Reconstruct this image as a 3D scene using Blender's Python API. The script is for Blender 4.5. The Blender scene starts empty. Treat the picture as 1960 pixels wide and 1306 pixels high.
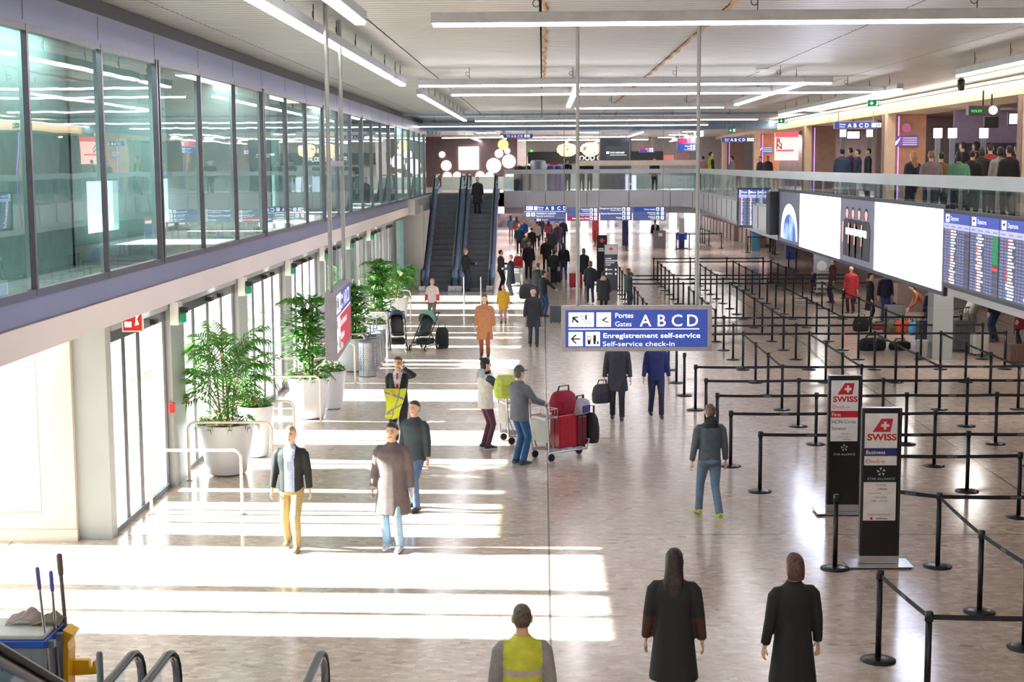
import bpy, math, random
import numpy as np
from mathutils import Vector, Matrix
random.seed(7)
C = bpy.context.scene.collection
SC = bpy.context.scene
PI = math.pi
# ---------------------------------------------------------------- camera, sky, sun, exposure
F = 2850.0; H = 5.3
def _cam_axes():
    roll = math.radians(0.2)
    v = np.array([(1038-980)/F, -(316-653)/F, -1.0]); v /= np.linalg.norm(v)
    u = np.array([-math.sin(roll), math.cos(roll), 0]); u = u-v*np.dot(u, v); u /= np.linalg.norm(u)
    x = np.cross(v, u)
    return np.stack([x, v, u], 1).T
WC = _cam_axes()
cd = bpy.data.cameras.new('camera'); cam = bpy.data.objects.new('camera', cd); C.objects.link(cam)
cd.sensor_width = 36; cd.lens = F/1960*36; cd.clip_end = 600; cd.clip_start = 0.3
M4 = Matrix([list(map(float, r)) for r in WC]).to_4x4(); M4.translation = (0, 0, H)
cam.matrix_world = M4; SC.camera = cam
SC.view_settings.view_transform = 'Standard'; SC.view_settings.look = 'None'
SC.view_settings.gamma = 1; SC.view_settings.use_curve_mapping = False
SC.view_settings.exposure = 0.48
w = bpy.data.worlds.new('sky'); SC.world = w; w.use_nodes = True
bg = w.node_tree.nodes['Background']; bg.inputs[0].default_value = (0.80, 0.90, 1.0, 1); bg.inputs[1].default_value = 3.0
sl = bpy.data.lights.new('sun', 'SUN'); sl.energy = 42; sl.angle = math.radians(0.6); sl.color = (1.0, 0.96, 0.90)
sun = bpy.data.objects.new('sun', sl); C.objects.link(sun)
sun.rotation_mode = 'QUATERNION'
sun.rotation_quaternion = Vector((1.0, -0.042, -0.43)).to_track_quat('-Z', 'Y')
sun.location = (-20, 20, 12)
SC.cycles.max_bounces = 7; SC.cycles.diffuse_bounces = 3; SC.cycles.glossy_bounces = 3
SC.cycles.transmission_bounces = 4; SC.cycles.transparent_max_bounces = 12
SC.cycles.sample_clamp_indirect = 6; SC.cycles.caustics_reflective = False; SC.cycles.caustics_refractive = False
SC.cycles.use_denoising = True

def _ray(px, py): return WC @ np.array([(px-980)/F, -(py-653)/F, -1.0])
def atZ(px, py, z=0.0):
    d = _ray(px, py); t = (z-H)/d[2]; return Vector((float(d[0]*t), float(d[1]*t), z))
def atY(px, py, y):
    d = _ray(px, py); t = y/d[1]; return Vector((float(d[0]*t), y, float(H+d[2]*t)))
def atX(px, py, x):
    d = _ray(px, py); t = x/d[0]; return Vector((x, float(d[1]*t), float(H+d[2]*t)))
# ---------------------------------------------------------------- materials
def S(r, g, b):
    f = lambda c: (c/255/12.92) if c <= 10.3 else ((c/255+.055)/1.055)**2.4
    return (f(r), f(g), f(b))
MAT = {}
def mat(name, col, rough=0.5, metal=0.0, emit=0, noise=0.06, nscale=6.0, coat=0.0, ecol=None):
    if name in MAT: return MAT[name]
    m = bpy.data.materials.new(name); m.use_nodes = True
    nt = m.node_tree; p = nt.nodes['Principled BSDF']
    p.inputs['Roughness'].default_value = rough; p.inputs['Metallic'].default_value = metal
    p.inputs['Coat Weight'].default_value = coat
    if noise and not emit:
        tc = nt.nodes.new('ShaderNodeTexCoord'); n = nt.nodes.new('ShaderNodeTexNoise')
        n.inputs['Scale'].default_value = nscale; n.inputs['Detail'].default_value = 3
        nt.links.new(tc.outputs['Object'], n.inputs['Vector'])
        r = nt.nodes.new('ShaderNodeValToRGB')
        r.color_ramp.elements[0].position = .3; r.color_ramp.elements[1].position = .7
        r.color_ramp.elements[0].color = (*[max(0, c*(1-noise*2)) for c in col], 1)
        r.color_ramp.elements[1].color = (*[min(1, c*(1+noise)) for c in col], 1)
        nt.links.new(n.outputs['Fac'], r.inputs['Fac']); nt.links.new(r.outputs['Color'], p.inputs['Base Color'])
    else:
        p.inputs['Base Color'].default_value = (*col, 1)
    if emit:
        p.inputs['Emission Color'].default_value = (*(ecol or col), 1); p.inputs['Emission Strength'].default_value = emit
    MAT[name] = m; return m
def glass(name, tint, refl, rough=0.02, gcol=(1, 1, 1), wavy=0):
    m = bpy.data.materials.new(name); m.use_nodes = True; nt = m.node_tree
    nt.nodes.remove(nt.nodes['Principled BSDF']); out = nt.nodes['Material Output']
    t = nt.nodes.new('ShaderNodeBsdfTransparent'); t.inputs[0].default_value = (*tint, 1)
    g = nt.nodes.new('ShaderNodeBsdfGlossy'); g.inputs[0].default_value = (*gcol, 1); g.inputs['Roughness'].default_value = rough
    mx = nt.nodes.new('ShaderNodeMixShader'); lw = nt.nodes.new('ShaderNodeFresnel'); lw.inputs[0].default_value = 1.45
    ma = nt.nodes.new('ShaderNodeMath'); ma.operation = 'MULTIPLY_ADD'; ma.inputs[1].default_value = 1-refl; ma.inputs[2].default_value = refl
    ge = nt.nodes.new('ShaderNodeNewGeometry'); mb_ = nt.nodes.new('ShaderNodeMath'); mb_.operation = 'SUBTRACT'; mb_.inputs[0].default_value = 1.0
    nt.links.new(ge.outputs['Backfacing'], mb_.inputs[1]); mc = nt.nodes.new('ShaderNodeMath'); mc.operation = 'MULTIPLY'
    nt.links.new(lw.outputs[0], ma.inputs[0]); nt.links.new(ma.outputs[0], mc.inputs[0]); nt.links.new(mb_.outputs[0], mc.inputs[1]); nt.links.new(mc.outputs[0], mx.inputs[0])
    nt.links.new(t.outputs[0], mx.inputs[1]); nt.links.new(g.outputs[0], mx.inputs[2]); nt.links.new(mx.outputs[0], out.inputs[0])
    if wavy:
        tc = nt.nodes.new('ShaderNodeTexCoord'); n = nt.nodes.new('ShaderNodeTexNoise'); n.inputs['Scale'].default_value = .9; n.inputs['Detail'].default_value = 1
        b = nt.nodes.new('ShaderNodeBump'); b.inputs['Strength'].default_value = wavy; b.inputs['Distance'].default_value = .02
        nt.links.new(tc.outputs['Object'], n.inputs[0]); nt.links.new(n.outputs['Fac'], b.inputs['Height']); nt.links.new(b.outputs[0], g.inputs['Normal'])
    MAT[name] = m; return m
M = {}
M['lilac'] = mat('lilac_aluminium', S(130, 135, 166), .38, .3, noise=.04, nscale=.6)
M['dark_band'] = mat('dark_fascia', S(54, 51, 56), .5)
M['pinkbeam'] = mat('beam_paint', S(225, 215, 213), .55, noise=.02, nscale=.5)
M['mullion'] = mat('mullion_steel', S(120, 118, 128), .3, .7)
M['steel'] = mat('brushed_steel', S(190, 190, 195), .28, .9)
M['rail'] = mat('rail_paint', S(205, 212, 222), .4, .2, noise=.04, nscale=.7)
M['white'] = mat('white_paint', S(240, 240, 240), .5, noise=.02)
M['offwhite'] = mat('beige_panel', S(216, 205, 190), .6, noise=.02, nscale=.8)
M['greycol'] = mat('grey_column', S(172, 174, 174), .45, noise=.03, nscale=1)
M['slat'] = mat('slat_metal', S(196, 195, 193), .38, .15, noise=.04, nscale=.35)
M['void'] = mat('gap_shade_dark', S(22, 22, 24), .9)
M['black'] = mat('black_plastic', S(28, 28, 32), .35, noise=.05)
M['blackm'] = mat('black_metal', S(34, 34, 40), .28, .4, noise=.05)
M['belt'] = mat('belt_fabric', S(30, 28, 36), .7)
M['rubber'] = mat('black_rubber', S(26, 24, 26), .35)
M['wood'] = mat('oak_fascia', S(236, 208, 182), .5, noise=.05, nscale=2)
M['wood2'] = mat('walnut_panel', S(196, 146, 116), .5, noise=.08, nscale=3)
M['wood3'] = mat('walnut_panel_dark', S(150, 116, 102), .5, noise=.08, nscale=3)
M['lamp'] = mat('lamp_diffuser', (1, 1, 1), .5, emit=12, ecol=(1.0, .96, .99))
M['blue'] = mat('sign_blue', S(48, 72, 158), .4, emit=.38, ecol=S(48, 74, 165))
M['red'] = mat('sign_red', S(178, 34, 60), .4, emit=.5)
M['slate'] = mat('sign_slate', S(86, 100, 150), .4, emit=.4)
M['txt'] = mat('sign_white', S(245, 245, 250), .5, emit=.75)
M['ink'] = mat('sign_ink', S(30, 34, 40), .6, noise=0)
M['signframe'] = mat('sign_frame', S(165, 163, 172), .35, .5)
M['pole'] = mat('hanger_pole', S(168, 170, 168), .35, .4)
M['screenw'] = mat('led_white', (1, 1, 1), .5, emit=6.5, ecol=(.72, .78, 1))
M['screend'] = mat('led_dark', S(70, 68, 86), .4, emit=.35)
M['screenb'] = mat('led_frame', S(48, 46, 66), .4)
M['green_exit'] = mat('exit_green', S(10, 140, 95), .4, emit=.12)
M['hivis'] = mat('hivis_yellow', S(214, 224, 40), .6)
M['hiband'] = mat('hivis_band', S(150, 140, 140), .4)
M['concrete'] = mat('concrete', S(200, 198, 194), .7, noise=.05, nscale=1)
M['tread'] = mat('escalator_step', S(106, 106, 116), .5, .1)
M['escpanel'] = mat('escalator_panel', S(160, 172, 205), .28, .45)
M['escmetal'] = mat('escalator_steel', S(165, 165, 170), .25, .85)
M['yellow'] = mat('yellow_plastic', S(235, 176, 20), .4)
M['bluep'] = mat('blue_plastic', S(35, 75, 175), .35)
M['greyp'] = mat('grey_plastic', S(120, 128, 138), .45)
M['lgreyp'] = mat('light_grey_plastic', S(176, 176, 172), .45)
M['cloth'] = mat('dusty_cloth', S(150, 132, 132), .9)
M['cloth2'] = mat('olive_cloth', S(120, 112, 92), .9)
M['planter'] = mat('planter_white', S(226, 226, 232), .35, noise=.01)
M['soil'] = mat('soil', S(90, 66, 44), .95, noise=.3, nscale=60)
M['stem'] = mat('stem', S(110, 98, 60), .8)
M['tube'] = mat('white_tube', S(236, 226, 216), .25, .2, noise=.01)
M['rolgreen'] = mat('green_led', S(30, 190, 90), .4, emit=1.2)
M['violet'] = mat('violet_led', S(160, 120, 245), .4, emit=2.0)
M['glass_d'] = glass('door_glass', (.86, .93, .92), .06)
M['glass_u'] = glass('facade_glass', (.66, .83, .82), .34, .012, (.88, .95, .94), wavy=.10)
M['glass_b'] = glass('balustrade_glass', (.80, .90, .92), .07)
def leafmat(n, c):
    m = mat(n, c, .45, noise=.25, nscale=9); p = m.node_tree.nodes['Principled BSDF']
    p.inputs['Subsurface Weight'].default_value = 0; return m
M['leaf'] = leafmat('palm_leaf', S(92, 158, 64)); M['leaf2'] = leafmat('bush_leaf', S(110, 168, 70)); M['leafr'] = leafmat('red_leaf', S(150, 70, 60))

def floor_mat():
    m = bpy.data.materials.new('terrazzo'); m.use_nodes = True; nt = m.node_tree; p = nt.nodes['Principled BSDF']; N = nt.nodes; L = nt.links
    tc = N.new('ShaderNodeTexCoord')
    mp = N.new('ShaderNodeMapping'); mp.inputs['Scale'].default_value = (1.0, 1.7, 1.0); L.new(tc.outputs['Object'], mp.inputs[0])
    def ramp(src, stops):
        r = N.new('ShaderNodeValToRGB'); e = r.color_ramp.elements
        e[0].position, e[0].color = stops[0][0], (*stops[0][1], 1); e[1].position, e[1].color = stops[-1][0], (*stops[-1][1], 1)
        for pos, c in stops[1:-1]: q = e.new(pos); q.color = (*c, 1)
        L.new(src, r.inputs[0]); return r.outputs[0]
    v = N.new('ShaderNodeTexVoronoi'); v.inputs['Scale'].default_value = 9; L.new(mp.outputs[0], v.inputs['Vector'])
    sep = N.new('ShaderNodeSeparateColor'); L.new(v.outputs['Color'], sep.inputs[0])
    base = ramp(sep.outputs[0], [(0, S(190, 170, 156)), (.35, S(200, 180, 166)), (.7, S(205, 187, 174)), (.92, S(218, 204, 194)), (1, S(166, 142, 128))])
    n = N.new('ShaderNodeTexNoise'); n.inputs['Scale'].default_value = 38; n.inputs['Detail'].default_value = 5; L.new(mp.outputs[0], n.inputs['Vector'])
    sp = ramp(n.outputs['Fac'], [(.30, S(150, 128, 114)), (.42, (1, 1, 1)), (1, (1, 1, 1))])
    mx = N.new('ShaderNodeMix'); mx.data_type = 'RGBA'; mx.blend_type = 'MULTIPLY'; mx.inputs[0].default_value = .6
    L.new(base, mx.inputs[6]); L.new(sp, mx.inputs[7])
    # joints: slab seams every 7.65 m, tile joints every 0.6 m, all in world metres
    sx = N.new('ShaderNodeSeparateXYZ'); L.new(tc.outputs['Object'], sx.inputs[0])
    def joint(src, off, per, wdt):
        a = N.new('ShaderNodeMath'); a.operation = 'ADD'; a.inputs[1].default_value = off+1000*per; L.new(src, a.inputs[0])
        b = N.new('ShaderNodeMath'); b.operation = 'MODULO'; b.inputs[1].default_value = per; L.new(a.outputs[0], b.inputs[0])
        c = N.new('ShaderNodeMath'); c.operation = 'LESS_THAN'; c.inputs[1].default_value = wdt; L.new(b.outputs[0], c.inputs[0]); return c.outputs[0]
    js = [joint(sx.outputs[0], -0.06, 7.65, .028), joint(sx.outputs[1], -21.0, 7.65, .02)]
    jt = [joint(sx.outputs[0], 0, .6, .005), joint(sx.outputs[1], 0, .6, .006)]
    def mx2(a, b):
        q = N.new('ShaderNodeMath'); q.operation = 'MAXIMUM'; L.new(a, q.inputs[0]); L.new(b, q.inputs[1]); return q.outputs[0]
    m1 = N.new('ShaderNodeMix'); m1.data_type = 'RGBA'; m1.inputs[7].default_value = (*S(190, 172, 160), 1)
    L.new(mx2(*jt), m1.inputs[0]); L.new(mx.outputs[2], m1.inputs[6])
    m2 = N.new('ShaderNodeMix'); m2.data_type = 'RGBA'; m2.inputs[7].default_value = (*S(96, 84, 78), 1)
    L.new(mx2(*js), m2.inputs[0]); L.new(m1.outputs[2], m2.inputs[6]); L.new(m2.outputs[2], p.inputs['Base Color'])
    p.inputs['Roughness'].default_value = .17; p.inputs['Specular IOR Level'].default_value = .66
    n2 = N.new('ShaderNodeTexNoise'); n2.inputs['Scale'].default_value = 2.5; L.new(tc.outputs['Object'], n2.inputs['Vector'])
    b = N.new('ShaderNodeBump'); b.inputs['Strength'].default_value = .04; b.inputs['Distance'].default_value = .02; L.new(n2.outputs['Fac'], b.inputs['Height']); L.new(b.outputs[0], p.inputs['Normal'])
    return m
def print_mat(name, c1, c2, sc, e):
    m = mat(name, c1, .4, emit=e); nt = m.node_tree; p = nt.nodes['Principled BSDF']
    tc = nt.nodes.new('ShaderNodeTexCoord'); n = nt.nodes.new('ShaderNodeTexNoise'); n.inputs['Scale'].default_value = sc; n.inputs['Detail'].default_value = 6
    r = nt.nodes.new('ShaderNodeValToRGB'); r.color_ramp.elements[0].position = .42; r.color_ramp.elements[1].position = .62
    r.color_ramp.elements[0].color = (*c1, 1); r.color_ramp.elements[1].color = (*c2, 1)
    nt.links.new(tc.outputs['Object'], n.inputs[0]); nt.links.new(n.outputs['Fac'], r.inputs[0])
    nt.links.new(r.outputs[0], p.inputs['Base Color']); nt.links.new(r.outputs[0], p.inputs['Emission Color']); return m
M['floor'] = floor_mat()
# ---------------------------------------------------------------- mesh helpers
_txt = {}
def text_geo(s, bold):
    k = (s, bold)
    if k in _txt: return _txt[k]
    cu = bpy.data.curves.new('t', 'FONT'); cu.body = s; cu.size = 1; cu.resolution_u = 3; cu.offset = bold
    ob = bpy.data.objects.new('t', cu); me = bpy.data.meshes.new_from_object(ob)
    vs = [(v.co.x, v.co.y) for v in me.vertices]; fs = [tuple(p.vertices) for p in me.polygons]
    bpy.data.objects.remove(ob); bpy.data.curves.remove(cu); bpy.data.meshes.remove(me)
    x1 = max([v[0] for v in vs] or [0]); _txt[k] = (vs, fs, x1); return _txt[k]
class MB:
    def __init__(s): s.v = []; s.f = []; s.m = []
    def add(s, vs, fs, mi=0):
        o = len(s.v); s.v += [tuple(v) for v in vs]; s.f += [tuple(i+o for i in f) for f in fs]; s.m += [mi]*len(fs); return s
    def box(s, x0, x1, y0, y1, z0, z1, mi=0):
        if x0 > x1: x0, x1 = x1, x0
        if y0 > y1: y0, y1 = y1, y0
        if z0 > z1: z0, z1 = z1, z0
        return s.add([(x0, y0, z0), (x1, y0, z0), (x1, y1, z0), (x0, y1, z0), (x0, y0, z1), (x1, y0, z1), (x1, y1, z1), (x0, y1, z1)],
                     [(3, 2, 1, 0), (4, 5, 6, 7), (0, 1, 5, 4), (1, 2, 6, 5), (2, 3, 7, 6), (3, 0, 4, 7)], mi)
    def cbox(s, c, sz, mi=0): return s.box(c[0]-sz[0]/2, c[0]+sz[0]/2, c[1]-sz[1]/2, c[1]+sz[1]/2, c[2]-sz[2]/2, c[2]+sz[2]/2, mi)
    def tube(s, pts, r, n=8, mi=0, flat=None, up=None):
        pts = [Vector(p) for p in pts]; k = len(pts); rr = r if isinstance(r, (list, tuple)) else [r]*k
        o = len(s.v); side = None
        for i, p in enumerate(pts):
            d = (pts[min(i+1, k-1)]-pts[max(i-1, 0)])
            d = d.normalized() if d.length > 1e-9 else Vector((0, 0, 1))
            if up is not None: a = Vector(up)
            elif side is None: a = Vector((0, 0, 1)) if abs(d.z) < .9 else Vector((0, 1, 0))
            else: a = side
            u = a-d*a.dot(d)
            if u.length < 1e-6: u = d.orthogonal()
            u.normalize(); side = u; w_ = d.cross(u)
            ra = rr[i]; rb = ra*flat if flat else ra
            if isinstance(ra, tuple): ra, rb = ra
            for j in range(n):
                t = 2*PI*j/n; s.v.append(tuple(p+u*(rb*math.cos(t))+w_*(ra*math.sin(t))))
        for i in range(k-1):
            for j in range(n):
                a = o+i*n+j; b = o+i*n+(j+1) % n; s.f.append((a, b, b+n, a+n)); s.m.append(mi)
        s.f.append(tuple(o+j for j in range(n))[::-1]); s.m.append(mi)
        s.f.append(tuple(o+(k-1)*n+j for j in range(n))); s.m.append(mi); return s
    def lathe(s, prof, n=24, c=(0, 0, 0), mi=0, sx=1, sy=1):
        o = len(s.v); k = len(prof)
        for r, z in prof:
            for j in range(n):
                t = 2*PI*j/n; s.v.append((c[0]+r*sx*math.cos(t), c[1]+r*sy*math.sin(t), c[2]+z))
        for i in range(k-1):
            for j in range(n):
                a = o+i*n+j; b = o+i*n+(j+1) % n; s.f.append((a, b, b+n, a+n)); s.m.append(mi)
        s.f.append(tuple(o+j for j in range(n))[::-1]); s.m.append(mi)
        s.f.append(tuple(o+(k-1)*n+j for j in range(n))); s.m.append(mi); return s
    def rings(s, rg, n=18, mi=0, e=2.0):
        # rg: (cx, cy, cz, rx, ry) horizontal super-ellipses bottom to top
        o = len(s.v)
        for cx, cy, cz, rx, ry in rg:
            for j in range(n):
                t = 2*PI*j/n; ct, st = math.cos(t), math.sin(t)
                s.v.append((cx+rx*abs(ct)**(2/e)*(1 if ct >= 0 else -1), cy+ry*abs(st)**(2/e)*(1 if st >= 0 else -1), cz))
        for i in range(len(rg)-1):
            for j in range(n):
                a = o+i*n+j; b = o+i*n+(j+1) % n; s.f.append((a, b, b+n, a+n)); s.m.append(mi)
        s.f.append(tuple(o+j for j in range(n))[::-1]); s.m.append(mi)
        s.f.append(tuple(o+(len(rg)-1)*n+j for j in range(n))); s.m.append(mi); return s
    def poly(s, pts, y0, y1, mi=0):          # outline in the local XZ plane, given a thickness in y
        n = len(pts); a = [(x, y0, z) for x, z in pts]; b = [(x, y1, z) for x, z in pts]
        fs = [tuple(range(n)), tuple(range(2*n-1, n-1, -1))]+[(i, i+n, (i+1) % n+n, (i+1) % n) for i in range(n)]
        return s.add(a+b, fs, mi)
    def text(s, t, size, x, z, y=0.0, bold=0.0, mi=0, align='l', sx=1.0):
        vs, fs, x1 = text_geo(t, bold); ox = x-(x1*size*sx if align == 'r' else x1*size*sx/2 if align == 'c' else 0)
        return s.add([(ox+a*size*sx, y, z+b*size) for a, b in vs], fs, mi)
    def xf(s, M_):
        s.v = [tuple(M_ @ Vector(v)) for v in s.v]; return s
    def mesh(s, name, mats, smooth=False):
        me = bpy.data.meshes.new(name); me.from_pydata(s.v, [], s.f)
        for m in (mats if isinstance(mats, (list, tuple)) else [mats]): me.materials.append(m)
        me.polygons.foreach_set('material_index', s.m)
        if smooth: me.polygons.foreach_set('use_smooth', [True]*len(s.f))
        me.update(); return me
    def build(s, name, mats, parent=None, smooth=False, bev=0, loc=None):
        o = bpy.data.objects.new(name, s.mesh(name, mats, smooth)); C.objects.link(o)
        if parent is not None: o.parent = parent
        if loc is not None: o.location = loc
        if bev:
            b = o.modifiers.new('bevel', 'BEVEL'); b.width = bev; b.segments = 2; b.limit_method = 'ANGLE'
        if smooth:
            try: o.data.set_sharp_from_angle(angle=math.radians(50))
            except Exception: pass
        return o
def tag(o, label, cat, group=None):
    o['label'] = label; o['category'] = cat
    if group: o['group'] = group
    return o
def thing(name, label, cat, loc=(0, 0, 0), rz=0.0, group=None):
    o = bpy.data.objects.new(name, None); C.objects.link(o); o.empty_display_size = .1
    o.location = loc; o.rotation_euler = (0, 0, rz); return tag(o, label, cat, group)
def struct(o): o['kind'] = 'structure'; return o
def copy_tree(o, parent=None, loc=None, rz=None, label=None):
    c = o.copy(); C.objects.link(c)
    if parent is not None: c.parent = parent
    if loc is not None: c.location = loc
    if rz is not None: c.rotation_euler = (0, 0, rz)
    if label: c['label'] = label
    for ch in list(o.children): copy_tree(ch, c)
    return c
def remeshed(mb, vox, it=3):
    me = mb.mesh('tmp', M['white']); ob = bpy.data.objects.new('tmp', me); C.objects.link(ob)
    r = ob.modifiers.new('r', 'REMESH'); r.mode = 'VOXEL'; r.voxel_size = vox; r.use_smooth_shade = True
    if it: q = ob.modifiers.new('s', 'SMOOTH'); q.factor = .5; q.iterations = it
    dg = bpy.context.evaluated_depsgraph_get(); out = bpy.data.meshes.new_from_object(ob.evaluated_get(dg))
    bpy.data.objects.remove(ob); bpy.data.meshes.remove(me); out.materials.clear(); return out
def put(me, name, mats, parent, matfn=None):
    for m in (mats if isinstance(mats, (list, tuple)) else [mats]): me.materials.append(m)
    me.polygons.foreach_set('use_smooth', [True]*len(me.polygons))
    if matfn: me.polygons.foreach_set('material_index', [matfn(p.center, p.normal) for p in me.polygons])
    me.name = name; o = bpy.data.objects.new(name, me); C.objects.link(o); o.parent = parent; return o
ORD = ['first', 'second', 'third', 'fourth', 'fifth', 'sixth', 'seventh', 'eighth', 'ninth', 'tenth', 'eleventh', 'twelfth', 'thirteenth', 'fourteenth', 'fifteenth', 'sixteenth', 'seventeenth', 'eighteenth', 'nineteenth', 'twentieth', 'twenty-first', 'twenty-second', 'twenty-third', 'twenty-fourth', 'twenty-fifth', 'twenty-sixth', 'twenty-seventh', 'twenty-eighth']
# ================================================================= SETTING
XF = -5.6            # upper glass front, left
XD = -6.14           # street doors plane, left
ZS = 3.27; ZU = 3.95; ZC = 7.45; YB = 74.0; XB = 7.0
struct(MB().box(-13, 24, -14, 150, -.3, 0).build('floor', M['floor']))
struct(MB().box(-70, -13, -30, 170, -.32, -.02).build('floor_outside', M['concrete']))
# slatted ceiling: metal slats in 2.56 m modules with dark strips in the joints
mb = MB(); y = 6.0
while y < 73:
    for k in range(-2, 8):
        x0 = -5.12+2.56*(k+2)-2.56; x1 = x0+2.53
        if k == -2: x0 = -7.5; x1 = -5.15
        mb.box(x0, x1, y, y+.25, ZC, ZC+.03)
    mb.box(-7.5, 18, y+.25, y+.29, ZC+.006, ZC+.03, 1)  # dark strip painted in where the gap's shade would show
    y += .29
mb.box(-9, 24, -14, 150, ZC+.12, ZC+.2, 1); mb.box(-9, 24, -14, 6, ZC, ZC+.12)
struct(mb.build('ceiling', [M['slat'], M['void']]))
struct(MB().box(-9, 24, 74.6, 150, 7.1, 7.3).build('ceiling_food_hall', M['slat']))
struct(MB().box(-6, 24, 73.9, 74.6, 7.0, 7.45).box(-5.6, 12, 60.3, 60.5, 7.28, 7.36).build('trim_ceiling_beam', mat('blue_beam', S(140, 168, 205), .4, .3)))
for k, xx in enumerate((.05, 2.55)):
    c = MB(); pts = [(xx+.03*math.sin(i*1.7), 15+i*.5, ZC-.03-.012*math.cos(i*2.3)) for i in range(50 if k == 0 else 80)]
    c.tube(pts, .022, 5); tag(c.build('loose_cable', mat('orange_cable', S(196, 150, 110), .7)), ['orange cable tucked in the ceiling joint over the middle sign', 'orange cable in the slanting ceiling joint right of the middle'][k], 'cable')
# left upper volume
mb = MB()
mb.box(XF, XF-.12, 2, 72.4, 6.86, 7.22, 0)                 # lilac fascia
mb.box(XF-.12, XF-.2, 2, 72.4, 7.22, ZC+.1, 1)             # dark band
mb.box(XF, XF-.1, 2, 72.4, 3.62, 3.88, 0)                  # sill band
for i in range(26): yy = 13.5+2.75*i; mb.box(XF+.003, XF-.02, yy-.006, yy+.006, 6.9, 7.2, 1)
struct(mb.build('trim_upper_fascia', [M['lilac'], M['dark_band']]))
struct(MB().box(XF+.02, XF-.10, 2, 72.4, ZS, 3.60).box(XF-.04, -6.6, 2, 20.9, ZS, 3.9).box(XF-.04, -8.3, 20.9, 72.4, ZS, 3.9).build('trim_beam', M['pinkbeam']))
fr = MB()
fr.box(XF+.02, XF-.08, 2, 72.4, 3.88, 3.97); fr.box(XF+.02, XF-.08, 2, 72.4, 6.78, 6.86)
for i in range(-3, 22):
    yy = 13.55+2.75*i
    if yy > 72.4: break
    if i % 3 == 0: fr.box(XF+.035, XF-.04, yy-.10, yy-.04, 3.9, 6.85); fr.box(XF+.035, XF-.04, yy+.04, yy+.10, 3.9, 6.85)
    else: fr.box(XF+.025, XF-.04, yy-.028, yy+.028, 3.9, 6.85)
win = struct(fr.build('window_1', M['mullion']))
for i in range(-4, 22):
    y0 = max(2, 13.55+2.75*i); y1 = min(72.4, 13.55+2.75*(i+1))
    MB().box(XF-.03, XF-.045, y0, y1, 3.95, 6.8).build('pane', M['glass_u'], win)
# rooms behind the upper glass
mb = MB().box(-6.6, -6.7, 2, 20.9, 3.2, 7.6).box(-6.6, -8.4, 20.8, 20.9, ZS, 7.6).box(-8.3, -8.4, 20.9, 72.4, 5.05, 7.6).box(-8.3, -8.4, 20.9, 72.4, 3.9, 4.1)
yy = 20.9; k = 0
while yy < 72: mb.box(-8.3, -8.4, yy, yy+(3.4 if k % 3 else 6.2), 4.1, 5.05); yy += (3.4 if k % 3 else 6.2)+(1.1 if k % 2 else 2.0); k += 1
mb.box(-5.7, -8.4, 72.3, 72.4, 3.9, 7.5)
struct(mb.build('wall_left_upper', mat('office_wall', S(200, 224, 222), .7)))
for i, yy in enumerate((33, 47, 61)):
    struct(MB().box(-6.0, -8.3, yy, yy+.1, 3.9, 7.4).build('wall_office_%d' % (i+1), M['greycol']))
# beige wall facing the camera + grey jamb column
mb = MB().box(-6.66, -12, 20.66, 21.0, 0, 3.6).box(-6.64, -12.0, 20.62, 20.66, 0, .17)
for x0, x1, z0, z1 in ((-7.15, -7.156, .42, 2.6), (-7.9, -7.906, .42, 2.6)): mb.box(x0, x1, 20.655, 20.661, z0, z1, 1)
mb.box(-7.15, -7.9, 20.655, 20.661, 2.594, 2.6, 1).box(-7.15, -7.9, 20.655, 20.661, .42, .426, 1).box(-7.9, -12, 20.655, 20.661, 2.594, 2.6, 1)
struct(mb.build('wall_front_left', [M['offwhite'], mat('panel_gap', S(150, 140, 128), .8)], bev=.004))
tag(MB().lathe([(.0, 0), (.028, 0), (.03, .012), (.012, .016)], 16).xf(Matrix.Translation((-7.83, 20.655, 1.52)) @ Matrix.Rotation(PI/2, 4, 'X')).build('wall_lock', M['steel']), 'round steel lock on the beige wall panel door', 'lock')
struct(MB().box(-6.66, -6.18, 20.76, 21.02, 0, 3.27).build('trim_jamb', M['greycol'], bev=.004))
# daylight hall front far left: tall glazing with two mullions
struct(MB().box(-12, -12.12, 2, 16.75, 0, 6.5).box(-6.6, -12.12, 2, 2.1, 0, 6.5).build('wall_left_near', M['offwhite']))  # unseen solid wall, placed to cut off the sun band
w2 = struct(MB().box(-12, -12.1, 17.55, 17.68, 0, 6.5).box(-12, -12.1, 18.45, 18.72, 0, 6.5).box(-12, -12.1, 16.75, 20.7, 6.3, 6.5).build('window_2', M['mullion']))
MB().box(-12.04, -12.05, 16.75, 20.7, 0, 6.3).build('pane', M['glass_d'], w2)
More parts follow.
